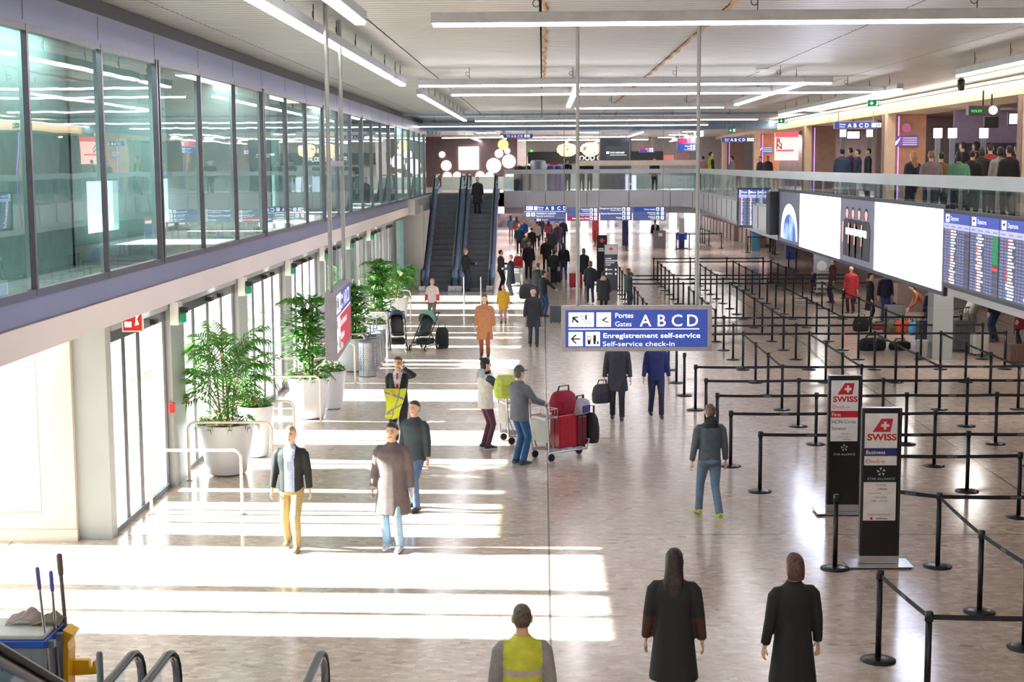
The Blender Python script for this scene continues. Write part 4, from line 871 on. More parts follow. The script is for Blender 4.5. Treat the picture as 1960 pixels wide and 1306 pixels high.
# ================================================================= PEOPLE
SK = {'light': S(222, 178, 152), 'tan': S(196, 148, 120), 'dark': S(120, 84, 66)}
def _ik(a, b, l1, l2, pole):
    a = Vector(a); b = Vector(b); d = b-a; L_ = min(d.length, (l1+l2)*.995); u = d.normalized(); b = a+u*L_
    x = (l1*l1-l2*l2+L_*L_)/(2*L_); hh = math.sqrt(max(1e-6, l1*l1-x*x)); p = Vector(pole); p = (p-u*p.dot(u)).normalized()
    return a+u*x+p*hh, b
def person(label, x, y, z=0.0, h=1.72, rz=0.0, top=(.1, .1, .12), legs=(.06, .06, .1), hair=(.05, .035, .03), skin='light', style='short', hem=.80, step=.0,
           lh=None, rh=None, lean=0.0, vox=.022, shirt=None, shoes=(.03, .03, .03), bulk=1.0, legw=1.0, tie=None, sleeve=None, lowsleeve=None, hood=None, scarf=None, cap=None, band=None, sole=None, openj=False, group=None, lpole=(-.3, -1, -.1), rpole=(.3, -1, -.1)):
    s = h/1.75; t = thing('person', label, 'person', (x, y, z), rz, group); t.scale = (s, s, s)
    if hem < .62: step *= .45
    def TR(p):
        px, py, pz = p
        if pz < .93 or not lean: return Vector(p)
        dz = pz-.93; return Vector((px, py+dz*math.sin(lean), .93+dz*math.cos(lean)))
    def R5(rg): return [(*TR((a, b, c)), rx, ry) for a, b, c, rx, ry in rg]
    shL, shR = TR((-.185, -.005, 1.41)), TR((.185, -.005, 1.41))
    lh = Vector(lh) if lh else TR((-.27, .04, .86)); rh = Vector(rh) if rh else TR((.27, .04, .86))
    eL, hL = _ik(shL, lh, .29, .265, lpole); eR, hR = _ik(shR, rh, .29, .265, rpole)
    aL, aR = Vector((-.10, step, .085+max(0, -step)*.12)), Vector((.10, -step, .085+max(0, step)*.12))
    hpL, hpR = Vector((-.09, 0, .90)), Vector((.09, 0, .90))
    kL, aL = _ik(hpL, aL, .43, .42, (0, 1, .05)); kR, aR = _ik(hpR, aR, .43, .42, (0, 1, .05))
    # ---- body: head, neck, trunk, arms, legs as one surface
    b = MB(); hy = math.sin(lean)*.06
    b.rings(R5([(0, 0, .86, .14, .10), (0, 0, 1.0, .14, .095), (0, 0, 1.15, .125, .085), (0, 0, 1.32, .16, .10), (0, 0, 1.42, .14, .075), (0, 0, 1.475, .062, .06), (0, .005, 1.55, .052, .055), (0, .01, 1.58, .05, .05)]), 16)
    b.rings(R5([(0, .035, 1.525, .026, .03), (0, .03, 1.545, .046, .055), (0, .02, 1.575, .060, .078), (0, .012, 1.61, .069, .09), (0, .005, 1.655, .074, .097), (0, 0, 1.70, .070, .092), (0, -.004, 1.732, .05, .068), (0, -.004, 1.75, .018, .025)]), 18)
    b.tube([TR((0, .098, 1.66)), TR((0, .112, 1.635)), TR((0, .122, 1.618)), TR((0, .10, 1.606))], [.010, .013, .017, .010], 8)
    for sd in (-1, 1): b.rings(R5([(sd*.077, -.005, 1.60, .010, .012), (sd*.082, -.008, 1.63, .013, .02), (sd*.082, -.01, 1.655, .012, .022), (sd*.079, -.008, 1.67, .006, .012)]), 8)
    for sh, e, hd in ((shL, eL, hL), (shR, eR, hR)): b.tube([sh, e, hd], [.048, .038, .027], 10)
    for hp, kn, an in ((hpL, kL, aL), (hpR, kR, aR)): b.tube([hp, kn, an, an-Vector((0, 0, .04))], [.075, .05, .036, .034], 10)
    me = remeshed(b, vox*.75, 2)
    # hands: palm with four bent fingers and a thumb, each of its own length
    hb = MB()
    for sd, e, hd in ((-1, eL, hL), (1, eR, hR)):
        d = (hd-e).normalized(); inner = Vector((-sd, 0, 0)) if abs(d.x) < .8 else Vector((0, 0, -1))
        inner = (inner-d*inner.dot(d)).normalized(); acr = d.cross(inner).normalized()
        hb.tube([hd-d*.015, hd+d*.03, hd+d*.075, hd+d*.09], [(.018, .024), (.014, .036), (.012, .040), (.009, .034)], 10, up=acr)
        for i, ln in enumerate((.062, .072, .068, .052)):
            o = hd+d*.082+acr*(.030-.020*i); f1 = o+d*ln*.45+inner*.004; f2 = f1+(d*.75+inner*.5).normalized()*ln*.32; f3 = f2+(d*.35+inner*.9).normalized()*ln*.25
            hb.tube([o-d*.012, f1, f2, f3], [.0088, .0084, .0078, .006], 6)
        o = hd+d*.025+acr*.030; hb.tube([o, o+acr*.022+d*.022+inner*.012, o+acr*.028+d*.048+inner*.022], [.011, .0095, .0075], 6)
    n0 = len(me.vertices)
    vs = [tuple(v.co) for v in me.vertices]+hb.v; fs = [tuple(p.vertices) for p in me.polygons]+[tuple(i+n0 for i in f) for f in hb.f]
    m2 = bpy.data.meshes.new('body'); m2.from_pydata(vs, [], fs); bpy.data.meshes.remove(me)
    lipz = TR((0, 0, 1.583)).z
    def bm_(c, n):
        return 1 if (abs((c-TR((0, .1, 1.583))).z) < .008 and abs(c.x) < .026 and c.y > TR((0, .07, 1.583)).y) else 0
    sk = mat('skin_'+skin, SK[skin], .5, noise=.03); put(m2, 'body', [sk, mat('lips', S(170, 96, 88), .5)], t, bm_)
    ey = MB()
    for sd in (-1, 1):
        c = TR((sd*.028, .090, 1.648)); ey.rings([(c.x, c.y, c.z-.006, .006, .004), (c.x, c.y, c.z, .012, .006), (c.x, c.y, c.z+.006, .006, .004)], 8)
        c = TR((sd*.029, .094, 1.668)); ey.cbox(c, (.032, .008, .006))
    ey.build('eyes', mat('eye_dark', S(40, 30, 28), .3), t)
    # ---- trousers
    def keymat(pref, c, r=.75): return mat('%s_%02x%02x%02x' % ((pref,)+tuple(int(min(1, q)*255) for q in c)), c, r, noise=.08, nscale=14)
    tr = MB(); w_ = legw
    tr.rings([(0, 0, .80, .155*w_, .115), (0, -.01, .88, .178, .130), (0, 0, .97, .168, .118), (0, 0, 1.03, .158, .112)], 16)
    for hp, kn, an in ((hpL, kL, aL), (hpR, kR, aR)): tr.tube([hp-Vector((0, 0, .02)), hp.lerp(kn, .5), kn, kn.lerp(an, .5), an+(an-kn).normalized()*.02], [.098, .085*w_, .067*w_, .062*w_, .060*w_], 12)
    put(remeshed(tr, vox, 3), 'trousers', keymat('cloth', legs), t)
    # ---- shoes
    for nm, an, kn in (('shoe', aL, kL), ('shoe', aR, kR)):
        z0 = an.z-.085; sh = MB()
        sh.tube([(an.x, an.y-.075, z0+.04), (an.x, an.y-.03, z0+.055), (an.x, an.y+.06, z0+.045), (an.x, an.y+.13, z0+.033), (an.x, an.y+.185, z0+.026)], [(.038, .034), (.052, .042), (.042, .046), (.031, .043), (.018, .026)], 12, up=(1, 0, 0))
        sh.tube([(an.x, an.y, z0+.05), (an.x, an.y-.005, z0+.11)], [.045, .045], 10)
        o = sh.build('shoe', keymat('shoe', shoes, .5), t, True)
        if sole: MB().cbox((an.x, an.y+.05, z0+.010), (.085, .26, .02)).build('sole', keymat('sole', sole), o, bev=.008)
    # ---- top garment
    j = MB(); B = bulk; fl = .03 if hem < .75 else 0
    if hem < .62: fl = .05
    rg = [(0, 0, hem, .180*B+fl, .135*B+fl), (0, 0, (hem+1.0)/2, .178*B+fl*.5, .132*B+fl*.3), (0, 0, 1.02, .172*B, .128*B), (0, 0, 1.14, .166*B, .122*B), (0, 0, 1.28, .188*B, .135*B), (0, 0, 1.37, .188*B, .125*B), (0, -.005, 1.425, .160, .105), (0, -.005, 1.455, .115, .085), (0, -.005, 1.485, .076, .074), (0, 0, 1.505, .070, .07)]
    j.rings(R5(rg), 18, e=2.3)
    for sh, e, hd in ((shL, eL, hL), (shR, eR, hR)):
        w2 = e.lerp(hd, .93); inn = Vector((sh.x*.55, sh.y, sh.z+.005)); o1 = Vector((sh.x*.88, sh.y, sh.z-.012)); j.tube([inn, o1, sh.lerp(e, .16)+Vector((0, 0, -.004)), sh.lerp(e, .5), e, e.lerp(hd, .5), w2], [.045, .062*B, .068*B, .064*B, .057*B, .051*B, .046*B], 12)
    if hood: j.rings(R5([(0, -.06, 1.42, .10, .06), (0, -.09, 1.47, .115, .07), (0, -.085, 1.54, .10, .055), (0, -.07, 1.58, .06, .03)]), 14)
    mats = [keymat('cloth', top), keymat('cloth', shirt or top), keymat('cloth', sleeve or top), keymat('cloth', lowsleeve or sleeve or top), keymat('cloth', hood or top), keymat('cloth', band or top)]
    sdist = lambda c, a, b_: (c-(a+(b_-a)*max(0, min(1, (c-a).dot(b_-a)/(b_-a).length_squared)))).length
    def jm(c, n):
        c = Vector(c)
        if hood and c.y < TR((0, -.05, 1.5)).y and c.z > TR((0, 0, 1.40)).z and abs(c.x) < .13: return 4
        dl = min(sdist(c, shL, eL), sdist(c, shR, eR)); dlo = min(sdist(c, eL, hL), sdist(c, eR, hR))
        if (sleeve or lowsleeve) and min(dl, dlo) < .085 and abs(c.x) > .165: return 3 if (dlo < dl) else 2
        if shirt and c.y > .03 and n.y > .15:
            wv = .085*(c.z-.98)/.45 if not openj else .075+.02*(c.z-1.2)
            if c.z > (1.0 if not openj else 0) and abs(c.x) < max(0, wv): return 1
        if band and (abs(c.z-1.05) < .025 or abs(c.z-1.2) < .025): return 5
        return 0
    jo = put(remeshed(j, vox, 2), 'jacket' if hem > .7 else 'coat', mats, t, jm)
    if tie:
        tt = MB().poly([(-.018, 1.46), (.018, 1.46), (.014, 1.43), (.03, 1.12), (0, 1.08), (-.03, 1.12), (-.014, 1.43)], -.004, .004)
        tt.v = [(a, (.142 if c < 1.4 else .142-(c-1.4)*.9)*B+b_, c) for a, b_, c in tt.v]; tt.build('tie', keymat('tie', tie), t)
    if scarf:
        q = MB().tube([TR((.08*math.cos(a*PI/6), .075*math.sin(a*PI/6), 1.49+.01*math.sin(a))) for a in range(13)], .034, 8); q.build('scarf', keymat('cloth', scarf), t, True)
    # ---- hair and headwear
    hm = mat('hair_%02x%02x%02x' % tuple(int(min(1, q)*255) for q in hair), hair, .5, noise=.35, nscale=38)
    if style != 'bald':
        g_ = MB()
        if style == 'short': rg = [(0, -.045, 1.58, .055, .05), (0, -.04, 1.62, .076, .066), (0, -.026, 1.68, .081, .086), (0, -.010, 1.72, .075, .092), (0, -.004, 1.755, .048, .062), (0, -.004, 1.768, .02, .025)]
        elif style == 'bob': rg = [(0, -.05, 1.52, .08, .05), (0, -.045, 1.58, .088, .07), (0, -.03, 1.66, .088, .088), (0, -.012, 1.72, .080, .095), (0, -.004, 1.762, .05, .065), (0, 0, 1.775, .02, .025)]
        elif style == 'long': rg = [(0, -.10, 1.28, .06, .03), (0, -.10, 1.36, .09, .04), (0, -.085, 1.46, .10, .05), (0, -.055, 1.56, .09, .065), (0, -.03, 1.66, .088, .088), (0, -.012, 1.72, .080, .095), (0, -.004, 1.762, .05, .065), (0, 0, 1.775, .02, .025)]
        else: rg = [(0, -.05, 1.56, .06, .05), (0, -.03, 1.62, .08, .07), (0, -.01, 1.665, .088, .104), (0, 0, 1.72, .082, .10), (0, -.004, 1.765, .05, .066), (0, 0, 1.785, .02, .025)]
        g_.rings(R5(rg), 16)
        if style == 'beanie': g_.lathe([(.01, -.035), (.03, -.02), (.04, 0), (.03, .022), (.01, .036)], 12, tuple(TR((0, -.09, 1.76))))
        ho = put(remeshed(g_, vox*.8, 2), 'hair' if style in ('short', 'bob', 'long') else ('woolly_hat' if style == 'beanie' else 'cap'), hm, t)
        if style == 'cap': MB().rings(R5([(0, .10, 1.675, .065, .075), (0, .10, 1.685, .07, .08)]), 14).build('brim', hm, ho)
    return t
def lp(x, y, z): return (x, y, z)
rad = math.radians
# hero figures ------------------------------------------------------
NAVY = S(30, 32, 44); BLK = S(24, 24, 28)
def sway(v): return v
man = person('man in black suit and red tie phoning, a yellow vest over his arm', -2.70, 27.45, h=1.76, rz=rad(176), top=NAVY, shirt=S(210, 205, 210), legs=S(44, 42, 58), hair=S(66, 46, 38), tie=S(190, 40, 50), vox=.011, rh=(.10, .27, 1.12), lh=(-.125, .13, 1.56), lpole=(-1, .2, -.8), hem=.84)
man.children[0]
bd = MB().rings([(0, .028, 1.528, .030, .036), (0, .026, 1.548, .050, .060), (0, .018, 1.572, .062, .078), (0, .0, 1.60, .066, .07)], 16); put(remeshed(bd, .008, 1), 'beard', mat('beard', S(70, 50, 42), .8), man)
tag(MB().cbox((0, 0, 0), (.012, .07, .14)).build('phone', M['black'], bev=.004, loc=(-2.70+.118, 27.45-.10, 1.645)), 'black phone held against the ear of the man with the red tie', 'phone')
# hi-vis vest hanging from his right forearm
vm = MB(); U, V_ = 30, 34
for side in (0, 1):
    for j in range(V_+1):
        for i in range(U+1):
            u = i/U-.5; v = j/V_; x = u*(.36-.06*v)+.03*math.sin(4*v+2*u)-.05*v; y = (-.05 if side == 0 else .02)-.06*math.sin(PI*v)-.012*math.sin(9*u+5*v); z = -.52*v-.05*math.cos(3*u)*(v > .8)
            vm.v.append((x, y, z))
n1 = (U+1)*(V_+1)
for side in (0, 1):
    o = side*n1
    for j in range(V_):
        for i in range(U):
            a = o+j*(U+1)+i; f_ = (a, a+1, a+U+2, a+U+1); vm.f.append(f_ if side == 0 else f_[::-1]); u = i/U-.5; v = j/V_
            vm.m.append(1 if (abs(v-.22-.25*u) < .04 or abs(v-.68+.35*u) < .045 or abs(u-.2+.25*v) < .04) else 0)
for j in range(V_):
    for e_ in (0, U): a = j*(U+1)+e_; vm.f.append((a, a+U+1, a+U+1+n1, a+n1)); vm.m.append(0)
tag(vm.build('safety_vest', [M['hivis'], M['hiband']], smooth=True, loc=(-2.74, 27.24, 1.20)), 'bright yellow safety vest with grey bands hanging from the arm of the suited man', 'vest')
wom = person('woman in black bobble hat, white and dark green hooded jacket and dark red trousers', -1.08, 27.6, h=1.70, rz=rad(-62), top=S(218, 214, 212), sleeve=S(46, 66, 72), lowsleeve=S(190, 50, 60), hood=S(170, 176, 184), legs=S(84, 46, 66), style='beanie', hair=S(34, 30, 32), vox=.012, lh=(-.12, .44, 1.12), rh=(.12, .46, 1.10), hem=.80, shoes=S(46, 50, 66), sole=S(230, 230, 235), bulk=1.06, scarf=S(36, 34, 40), legw=.85)
tman = person('man in flat cap, grey jacket and blue jeans pushing the loaded luggage trolley', -.42, 26.1, h=1.76, rz=rad(-50), top=S(104, 108, 118), legs=S(36, 84, 132), hair=S(90, 84, 88), style='cap', vox=.012, lh=(-.2, .36, 1.08), rh=(.2, .40, 1.08), hem=.80, shoes=S(60, 72, 88), bulk=1.08)
person('walking man in black blazer, light blue shirt and khaki trousers', -3.50, 20.25, h=1.72, rz=rad(176), top=S(30, 32, 36), shirt=S(168, 180, 214), openj=True, legs=S(176, 152, 104), hair=S(176, 130, 110), style='short', vox=.013, step=.14, hem=.84, shoes=S(150, 130, 96))
person('walking person in long brown grey coat and light blue jeans on sunlit floor', -2.08, 20.15, h=1.78, rz=rad(170), top=S(104, 90, 92), legs=S(140, 172, 200), hair=S(52, 48, 54), style='bob', hem=.52, vox=.014, step=.10, bulk=1.12, shoes=S(200, 200, 210))
person('person in dark green jacket and blue jeans behind the one in the long coat', -1.98, 22.6, h=1.70, rz=rad(150), top=S(48, 58, 66), legs=S(80, 100, 136), style='short', hair=S(60, 50, 48), vox=.016, step=.12, bulk=1.05)
person('person in grey green jacket, faded jeans and yellow trainers beside the queue belts', 2.50, 22.1, h=1.72, rz=rad(10), top=S(82, 92, 106), legs=S(104, 128, 160), hair=S(120, 88, 80), style='short', hood=S(40, 42, 50), vox=.014, step=.22, shoes=S(200, 210, 70), bulk=.98)
person('dark clothed person walking with a bag, just below the big blue sign', 1.55, 30.8, h=1.78, rz=rad(175), top=S(52, 54, 66), legs=S(40, 42, 54), hair=S(40, 36, 40), vox=.018, step=.20, hem=.60, style='long')
person('person in deep blue jacket walking below the right half of the big blue sign', 2.38, 31.1, h=1.72, rz=rad(182), top=S(40, 48, 110), legs=S(46, 50, 84), hair=S(60, 44, 40), vox=.018, step=.16)
person('long haired person in a black coat at the bottom edge, left one', 1.22, 13.6, h=1.72, rz=rad(-8), top=S(30, 30, 36), legs=BLK, hair=S(50, 36, 34), style='long', vox=.014, step=.1, hem=.5, lowsleeve=S(70, 44, 40), bulk=1.05)
person('person in a black coat at the bottom edge, right one', 2.32, 13.5, h=1.70, rz=rad(12), top=S(24, 22, 26), legs=BLK, hair=S(92, 62, 56), style='bob', vox=.014, step=.1, hem=.5, bulk=1.02)
person('person in a yellow safety vest cut off by the bottom edge', -.18, 11.9, h=1.70, rz=rad(4), top=S(206, 214, 70), sleeve=S(150, 148, 150), legs=S(60, 60, 70), hair=S(96, 84, 72), style='short', band=S(190, 185, 180), vox=.014, step=.05)
person('woman in a long orange brown coat with a red bag', -1.62, 41.2, h=1.72, rz=rad(178), top=S(176, 118, 78), legs=S(150, 84, 60), hair=S(82, 52, 44), style='long', hem=.50, vox=.02, step=.1, bulk=1.08)
person('child in a yellow jacket behind the woman in orange', -1.33, 50.0, h=1.30, rz=rad(175), top=S(224, 168, 48), legs=S(200, 150, 130), hair=S(150, 110, 90), vox=.022, hem=.66, bulk=1.15)
person('person in black walking past with a shoulder bag left of the standing suitcase', -.28, 43.5, h=1.72, rz=rad(185), top=S(40, 42, 50), legs=S(54, 56, 78), hair=S(90, 60, 50), style='bob', vox=.02, step=.16, hem=.6)
# middle distance ------------------------------------------------------
P_ = lambda px, py: atZ(px, py, 0)
def pp(label, px, py, hpx_top, **k):
    b = P_(px, py); d = b.y; hz = 5.3-(hpx_top-316)*d/2850*1.0; k.setdefault('vox', .026)
    a = atY(px, hpx_top, d).z; return person(label, b.x, d, h=max(1.5, min(1.9, a)), **k)
pp('bald man in black jacket standing at the foot of the right far escalator', 892, 557, 476, rz=rad(-60), top=BLK, legs=S(52, 64, 84), hair=S(160, 120, 100), rh=(.1, .38, 1.12), vox=.02)
pp('person in black uniform with tied dark hair right of the far escalators', 959, 556, 479, rz=rad(-60), top=S(30, 34, 48), legs=S(28, 28, 34), hair=S(44, 36, 36), lh=(0, .35, 1.15))
pp('grey haired man in dark blue coat reading at the right far escalator', 978, 566, 488, rz=rad(60), top=S(36, 44, 62), legs=S(84, 90, 100), hair=S(150, 140, 130), lh=(-.05, .34, 1.15), rh=(.08, .34, 1.15), hem=.5)
pp('man with grey hair in a quilted black jacket, the farther of the close couple', 1030, 585, 504, rz=rad(-30), top=S(40, 42, 52), legs=S(40, 44, 60), hair=S(90, 84, 82), bulk=1.15)
pp('man in black cap and jacket and blue jeans holding a suitcase handle', 1040, 606, 518, rz=rad(-50), top=S(30, 32, 36), legs=S(46, 70, 120), hair=S(30, 32, 34), style='cap', rh=(.25, .42, 1.0))
pp('woman in black top and blue jeans, hand on her hip, walking away', 1079, 537, 466, rz=rad(5), top=S(28, 26, 32), legs=S(60, 80, 112), hair=S(60, 30, 32), style='long', step=.1)
pp('person with fair hair in a dark coat beside the red suitcase', 1117, 548, 476, rz=rad(10), top=S(36, 36, 44), legs=S(34, 34, 40), hair=S(150, 110, 84), style='bob', hem=.55)
pp('fair haired person in dark blue jacket right of the hanging rod', 1130, 580, 500, rz=rad(5), top=S(44, 52, 64), legs=S(42, 54, 84), hair=S(140, 104, 84), style='bob', step=.1)
pp('person in dark parka with a pale fur hood standing with the back to us', 1155, 600, 521, rz=rad(-10), top=S(48, 50, 58), legs=S(40, 40, 44), hair=S(70, 48, 40), hood=S(204, 180, 140), hem=.55, bulk=1.25)
pp('woman with brown bob and grey jacket at the left edge of the queue lanes', 1203, 592, 518, rz=rad(-60), top=S(70, 76, 84), legs=S(70, 76, 86), hair=S(128, 80, 56), style='bob', rh=(.05, .2, 1.5), bulk=1.1)
G1 = 'crowd beyond the far escalators'
crowd = [(1018, 490, 436, BLK, S(40, 44, 60)), (1003, 470, 420, S(30, 90, 170), S(60, 60, 70)), (989, 462, 415, S(150, 80, 80), S(90, 110, 150)), (1045, 520, 455, S(44, 40, 44), BLK), (1056, 500, 438, BLK, S(30, 30, 36)), (1068, 485, 424, S(70, 50, 90), S(60, 70, 120)), (1028, 474, 424, S(200, 190, 190), S(60, 60, 70)), (1012, 536, 462, S(38, 34, 40), S(40, 40, 44)), (978, 455, 412, S(90, 120, 180), S(180, 140, 140))]
crowd += [(1008, 505, 446, S(50, 44, 48), S(30, 30, 34)), (1060, 545, 478, S(34, 34, 38), BLK), (1036, 462, 416, S(60, 50, 60), BLK), (1078, 470, 418, S(40, 44, 70), BLK), (994, 486, 428, S(34, 60, 90), BLK), (1050, 470, 420, S(180, 90, 130), BLK)]
nm = ['black', 'bright blue', 'dull red', 'charcoal', 'black', 'violet', 'white', 'dark brown', 'light blue', 'brown black', 'coal black', 'plum', 'slate blue', 'petrol blue', 'pink']
for i, (a, b_, c, t_, l_) in enumerate(crowd):
    pp('person in %s walking in the crowd right of the escalators, %s of the crowd' % (nm[i], ORD[i]), a, b_, c, rz=rad(180 if i % 2 else 0), top=t_, legs=l_, hair=S(60, 46, 40), step=.12 if i % 3 else .2, style=('short', 'bob', 'long')[i % 3], vox=.03, group=None)
person('person in a dark coat near the top of the right far escalator', -3.02, 69.63, 3.05, h=1.72, rz=rad(170), top=S(28, 30, 40), legs=S(30, 34, 54), hair=S(40, 34, 36), hem=.5, vox=.028)
pp('parent in pale pink and white holding a child behind the pushchairs', 828, 618, 555, rz=rad(170), top=S(226, 206, 208), legs=S(110, 100, 104), hair=S(186, 150, 128), style='bob', lowsleeve=S(200, 60, 70))
# upper gallery ------------------------------------------------------
def up(label, px, top_px, y, **k):
    a = atY(px, top_px, y); k.setdefault('vox', .028); return person(label, a.x, y, ZU, h=max(1.5, min(1.95, a.z-ZU)), **k)
up('woman with grey hat leaning on the far gallery rail', 1086, 304, 74.9, rz=rad(180), top=S(30, 28, 36), legs=S(34, 40, 46), hair=S(90, 110, 120), style='beanie', lean=rad(16), lh=(-.1, .40, 1.18), rh=(.1, .40, 1.18))
up('person in black at the gallery rail just left of the hanging rod', 1113, 305, 74.9, rz=rad(180), top=BLK, legs=S(60, 34, 38), hair=S(40, 34, 34), lean=rad(10), lh=(-.1, .40, 1.18), rh=(.1, .40, 1.18))
up('person in black at the gallery rail just right of the hanging rod', 1128, 306, 74.9, rz=rad(182), top=BLK, legs=S(64, 34, 38), hair=S(40, 30, 30), style='bob', lean=rad(10), lh=(-.1, .40, 1.18), rh=(.1, .40, 1.18))
up('man in dark suit on the gallery in the middle of the far rail', 1253, 303, 76, rz=rad(185), top=BLK, legs=S(30, 30, 34), hair=S(50, 40, 36))
up('security guard in yellow vest over black on the gallery corner', 1361, 291, 71, rz=rad(-70), top=S(190, 210, 60), sleeve=BLK, legs=BLK, hair=S(36, 32, 34))
up('person in a pink jacket behind the security guard', 1346, 299, 76, rz=rad(0), top=S(190, 140, 140), legs=S(60, 60, 70), hair=S(50, 40, 36))
up('person in grey and black beside the fourth walnut portal', 1401, 299, 64, rz=rad(60), top=S(120, 130, 140), legs=BLK, hair=S(50, 40, 36), step=.15)
up('blonde woman in dark blue before the nearest walnut portal', 1748, 290, 38, rz=rad(20), top=S(32, 32, 58), legs=S(40, 40, 60), hair=S(170, 124, 80), style='long')
up('woman in mauve grey jacket with a pale bag strap on the gallery', 1783, 289, 34, rz=rad(0), top=S(136, 120, 130), legs=S(60, 64, 90), hair=S(150, 110, 90), bulk=1.1)
up('person in mustard yellow next to the woman in mauve on the gallery', 1802, 292, 36, rz=rad(0), top=S(126, 96, 40), legs=S(50, 50, 60), hair=S(60, 44, 40))
up('person in mint green jacket carrying a white bag on the gallery', 1836, 291, 34, rz=rad(0), top=S(96, 150, 126), legs=S(50, 50, 60), hair=S(48, 36, 34), style='bob', bulk=1.15)
for i, (px, ty, yy, cl) in enumerate(((1862, 288, 37, BLK), (1880, 283, 40, S(40, 34, 36)), (1896, 276, 42, S(150, 50, 60)), (1915, 282, 38, S(150, 150, 156)), (1932, 280, 36, BLK), (1948, 276, 41, S(36, 34, 40)), (1843, 270, 45, S(60, 36, 34)), (1868, 268, 45.5, S(80, 40, 44)))):
    up('queueing person in %s on the gallery, %s of the group at the right edge' % (['black', 'dark brown', 'dull red', 'light grey', 'black', 'charcoal', 'maroon', 'wine red'][i], ORD[i]), px, ty, yy, rz=rad(10*i-30), top=cl, legs=S(40, 40, 48), hair=S(44, 34, 32), style=('short', 'bob')[i % 2])
for i, (px, ty, yy, cl) in enumerate(((1612, 285, 56, S(60, 80, 110)), (1628, 283, 58, S(80, 70, 100)), (1642, 286, 55, S(50, 60, 90)), (1662, 285, 57, S(40, 50, 70)), (1455, 300, 76, S(70, 60, 66)), (1470, 299, 78, S(60, 54, 60)))):
    up('person in %s waiting on the gallery, %s of those between the middle portals' % (['steel blue', 'violet grey', 'dark blue', 'navy', 'brown grey', 'dark grey'][i], ORD[i]), px, ty, yy, rz=rad(30*i), top=cl, legs=S(40, 40, 48), hair=S(44, 34, 32))
# below the long screen ------------------------------------------------------
def lowp(label, px, py, h=1.7, **k): b = P_(px, py); k.setdefault('vox', .026); return person(label, b.x, b.y, h=h, **k)
lowp('person in a black coat standing behind the luggage below the long screen', 1664, 622, rz=rad(-100), top=S(30, 26, 36), legs=BLK, hair=S(40, 34, 36), hem=.5)
lowp('woman in dark blue with a grey scarf below the long screen', 1693, 615, rz=rad(190), top=S(34, 36, 66), legs=S(50, 70, 120), hair=S(140, 100, 80), style='long', scarf=S(150, 146, 150))
lowp('person in bright red below the long screen', 1628, 600, rz=rad(150), top=S(170, 36, 50), legs=S(60, 30, 40), hair=S(60, 46, 44), style='bob', hem=.55)
lowp('person in maroon beside the parked trolley below the screen', 1592, 580, rz=rad(100), top=S(84, 30, 50), legs=S(36, 30, 40), hair=S(50, 40, 40))
lowp('person in dark blue and red by the far end of the long screen', 1560, 560, rz=rad(60), top=S(40, 34, 56), legs=S(40, 40, 60), hair=S(50, 40, 40), lowsleeve=S(190, 40, 60))
lowp('person bending in a rust brown patterned coat below the screen', 1772, 640, rz=rad(80), top=S(150, 86, 56), legs=S(90, 60, 54), hair=S(50, 36, 30), lean=rad(40), hem=.8, lh=(-.1, .55, .85), rh=(.1, .55, .8))
lowp('person in navy blue standing behind the grey pillar kiosk', 1783, 652, rz=rad(0), top=S(34, 40, 66), legs=S(34, 36, 50), hair=S(44, 36, 34))
lowp('person in pale grey and white bending over a trolley below the departures board', 1855, 650, rz=rad(-60), top=S(178, 176, 168), legs=S(150, 146, 140), hair=S(80, 66, 60), lean=rad(30), lh=(-.1, .5, 1.0), rh=(.1, .5, 1.0), bulk=1.15)
lowp('person in black jacket and blue jeans below the departures board', 1903, 655, h=1.78, rz=rad(40), top=S(32, 34, 42), legs=S(44, 62, 104), hair=S(50, 40, 36), rh=(.0, .4, 1.1), shoes=S(120, 76, 50))
lowp('person in a red coat at the right edge below the departures board', 1952, 668, rz=rad(60), top=S(150, 40, 48), legs=S(60, 60, 70), hair=S(60, 46, 40), hem=.6, bulk=1.2)
person('desk agent in black behind the far grey desk', 7.25, 96.2, h=1.75, rz=rad(180), top=S(28, 30, 44), legs=BLK, hair=S(30, 24, 24), skin='dark', vox=.03, shirt=S(200, 200, 210))
# ================================================================= PLANTS
def frond(mb, base, az, L_, droop, rise, n=13, leafL=.30, mi=0, wd=.016):
    pts = []; 
    for i in range(n+1):
        u = i/n; r = L_*u*(.55+.2*u) if rise > .8 else L_*u*.85; z = rise*L_*u-droop*L_*u*u
        pts.append(Vector((base[0]+r*math.cos(az), base[1]+r*math.sin(az), base[2]+z)))
    mb.tube(pts, [.009*(1-.7*i/n) for i in range(n+1)], 4, 1)
    for i in range(3, n+1):
        u = i/n; d = (pts[i]-pts[i-1]).normalized(); sd = d.cross(Vector((0, 0, 1))).normalized(); ll = leafL*(1-.55*abs(u-.5)*1.4)
        for s in (-1, 1):
            o = pts[i]; dirn = (sd*s*.8+d*.75+Vector((0, 0, .12-.25*random.random()))).normalized(); w_ = d*wd
            m_ = o+dirn*ll*.55+Vector((0, 0, .02)); e_ = o+dirn*ll+Vector((0, 0, -.10*ll/.3*random.random()-.04))
            mb.add([o-w_*.5, o+w_*.5, m_+w_*1.0, m_-w_*1.0, e_], [(0, 1, 2, 3), (3, 2, 4)], mi)
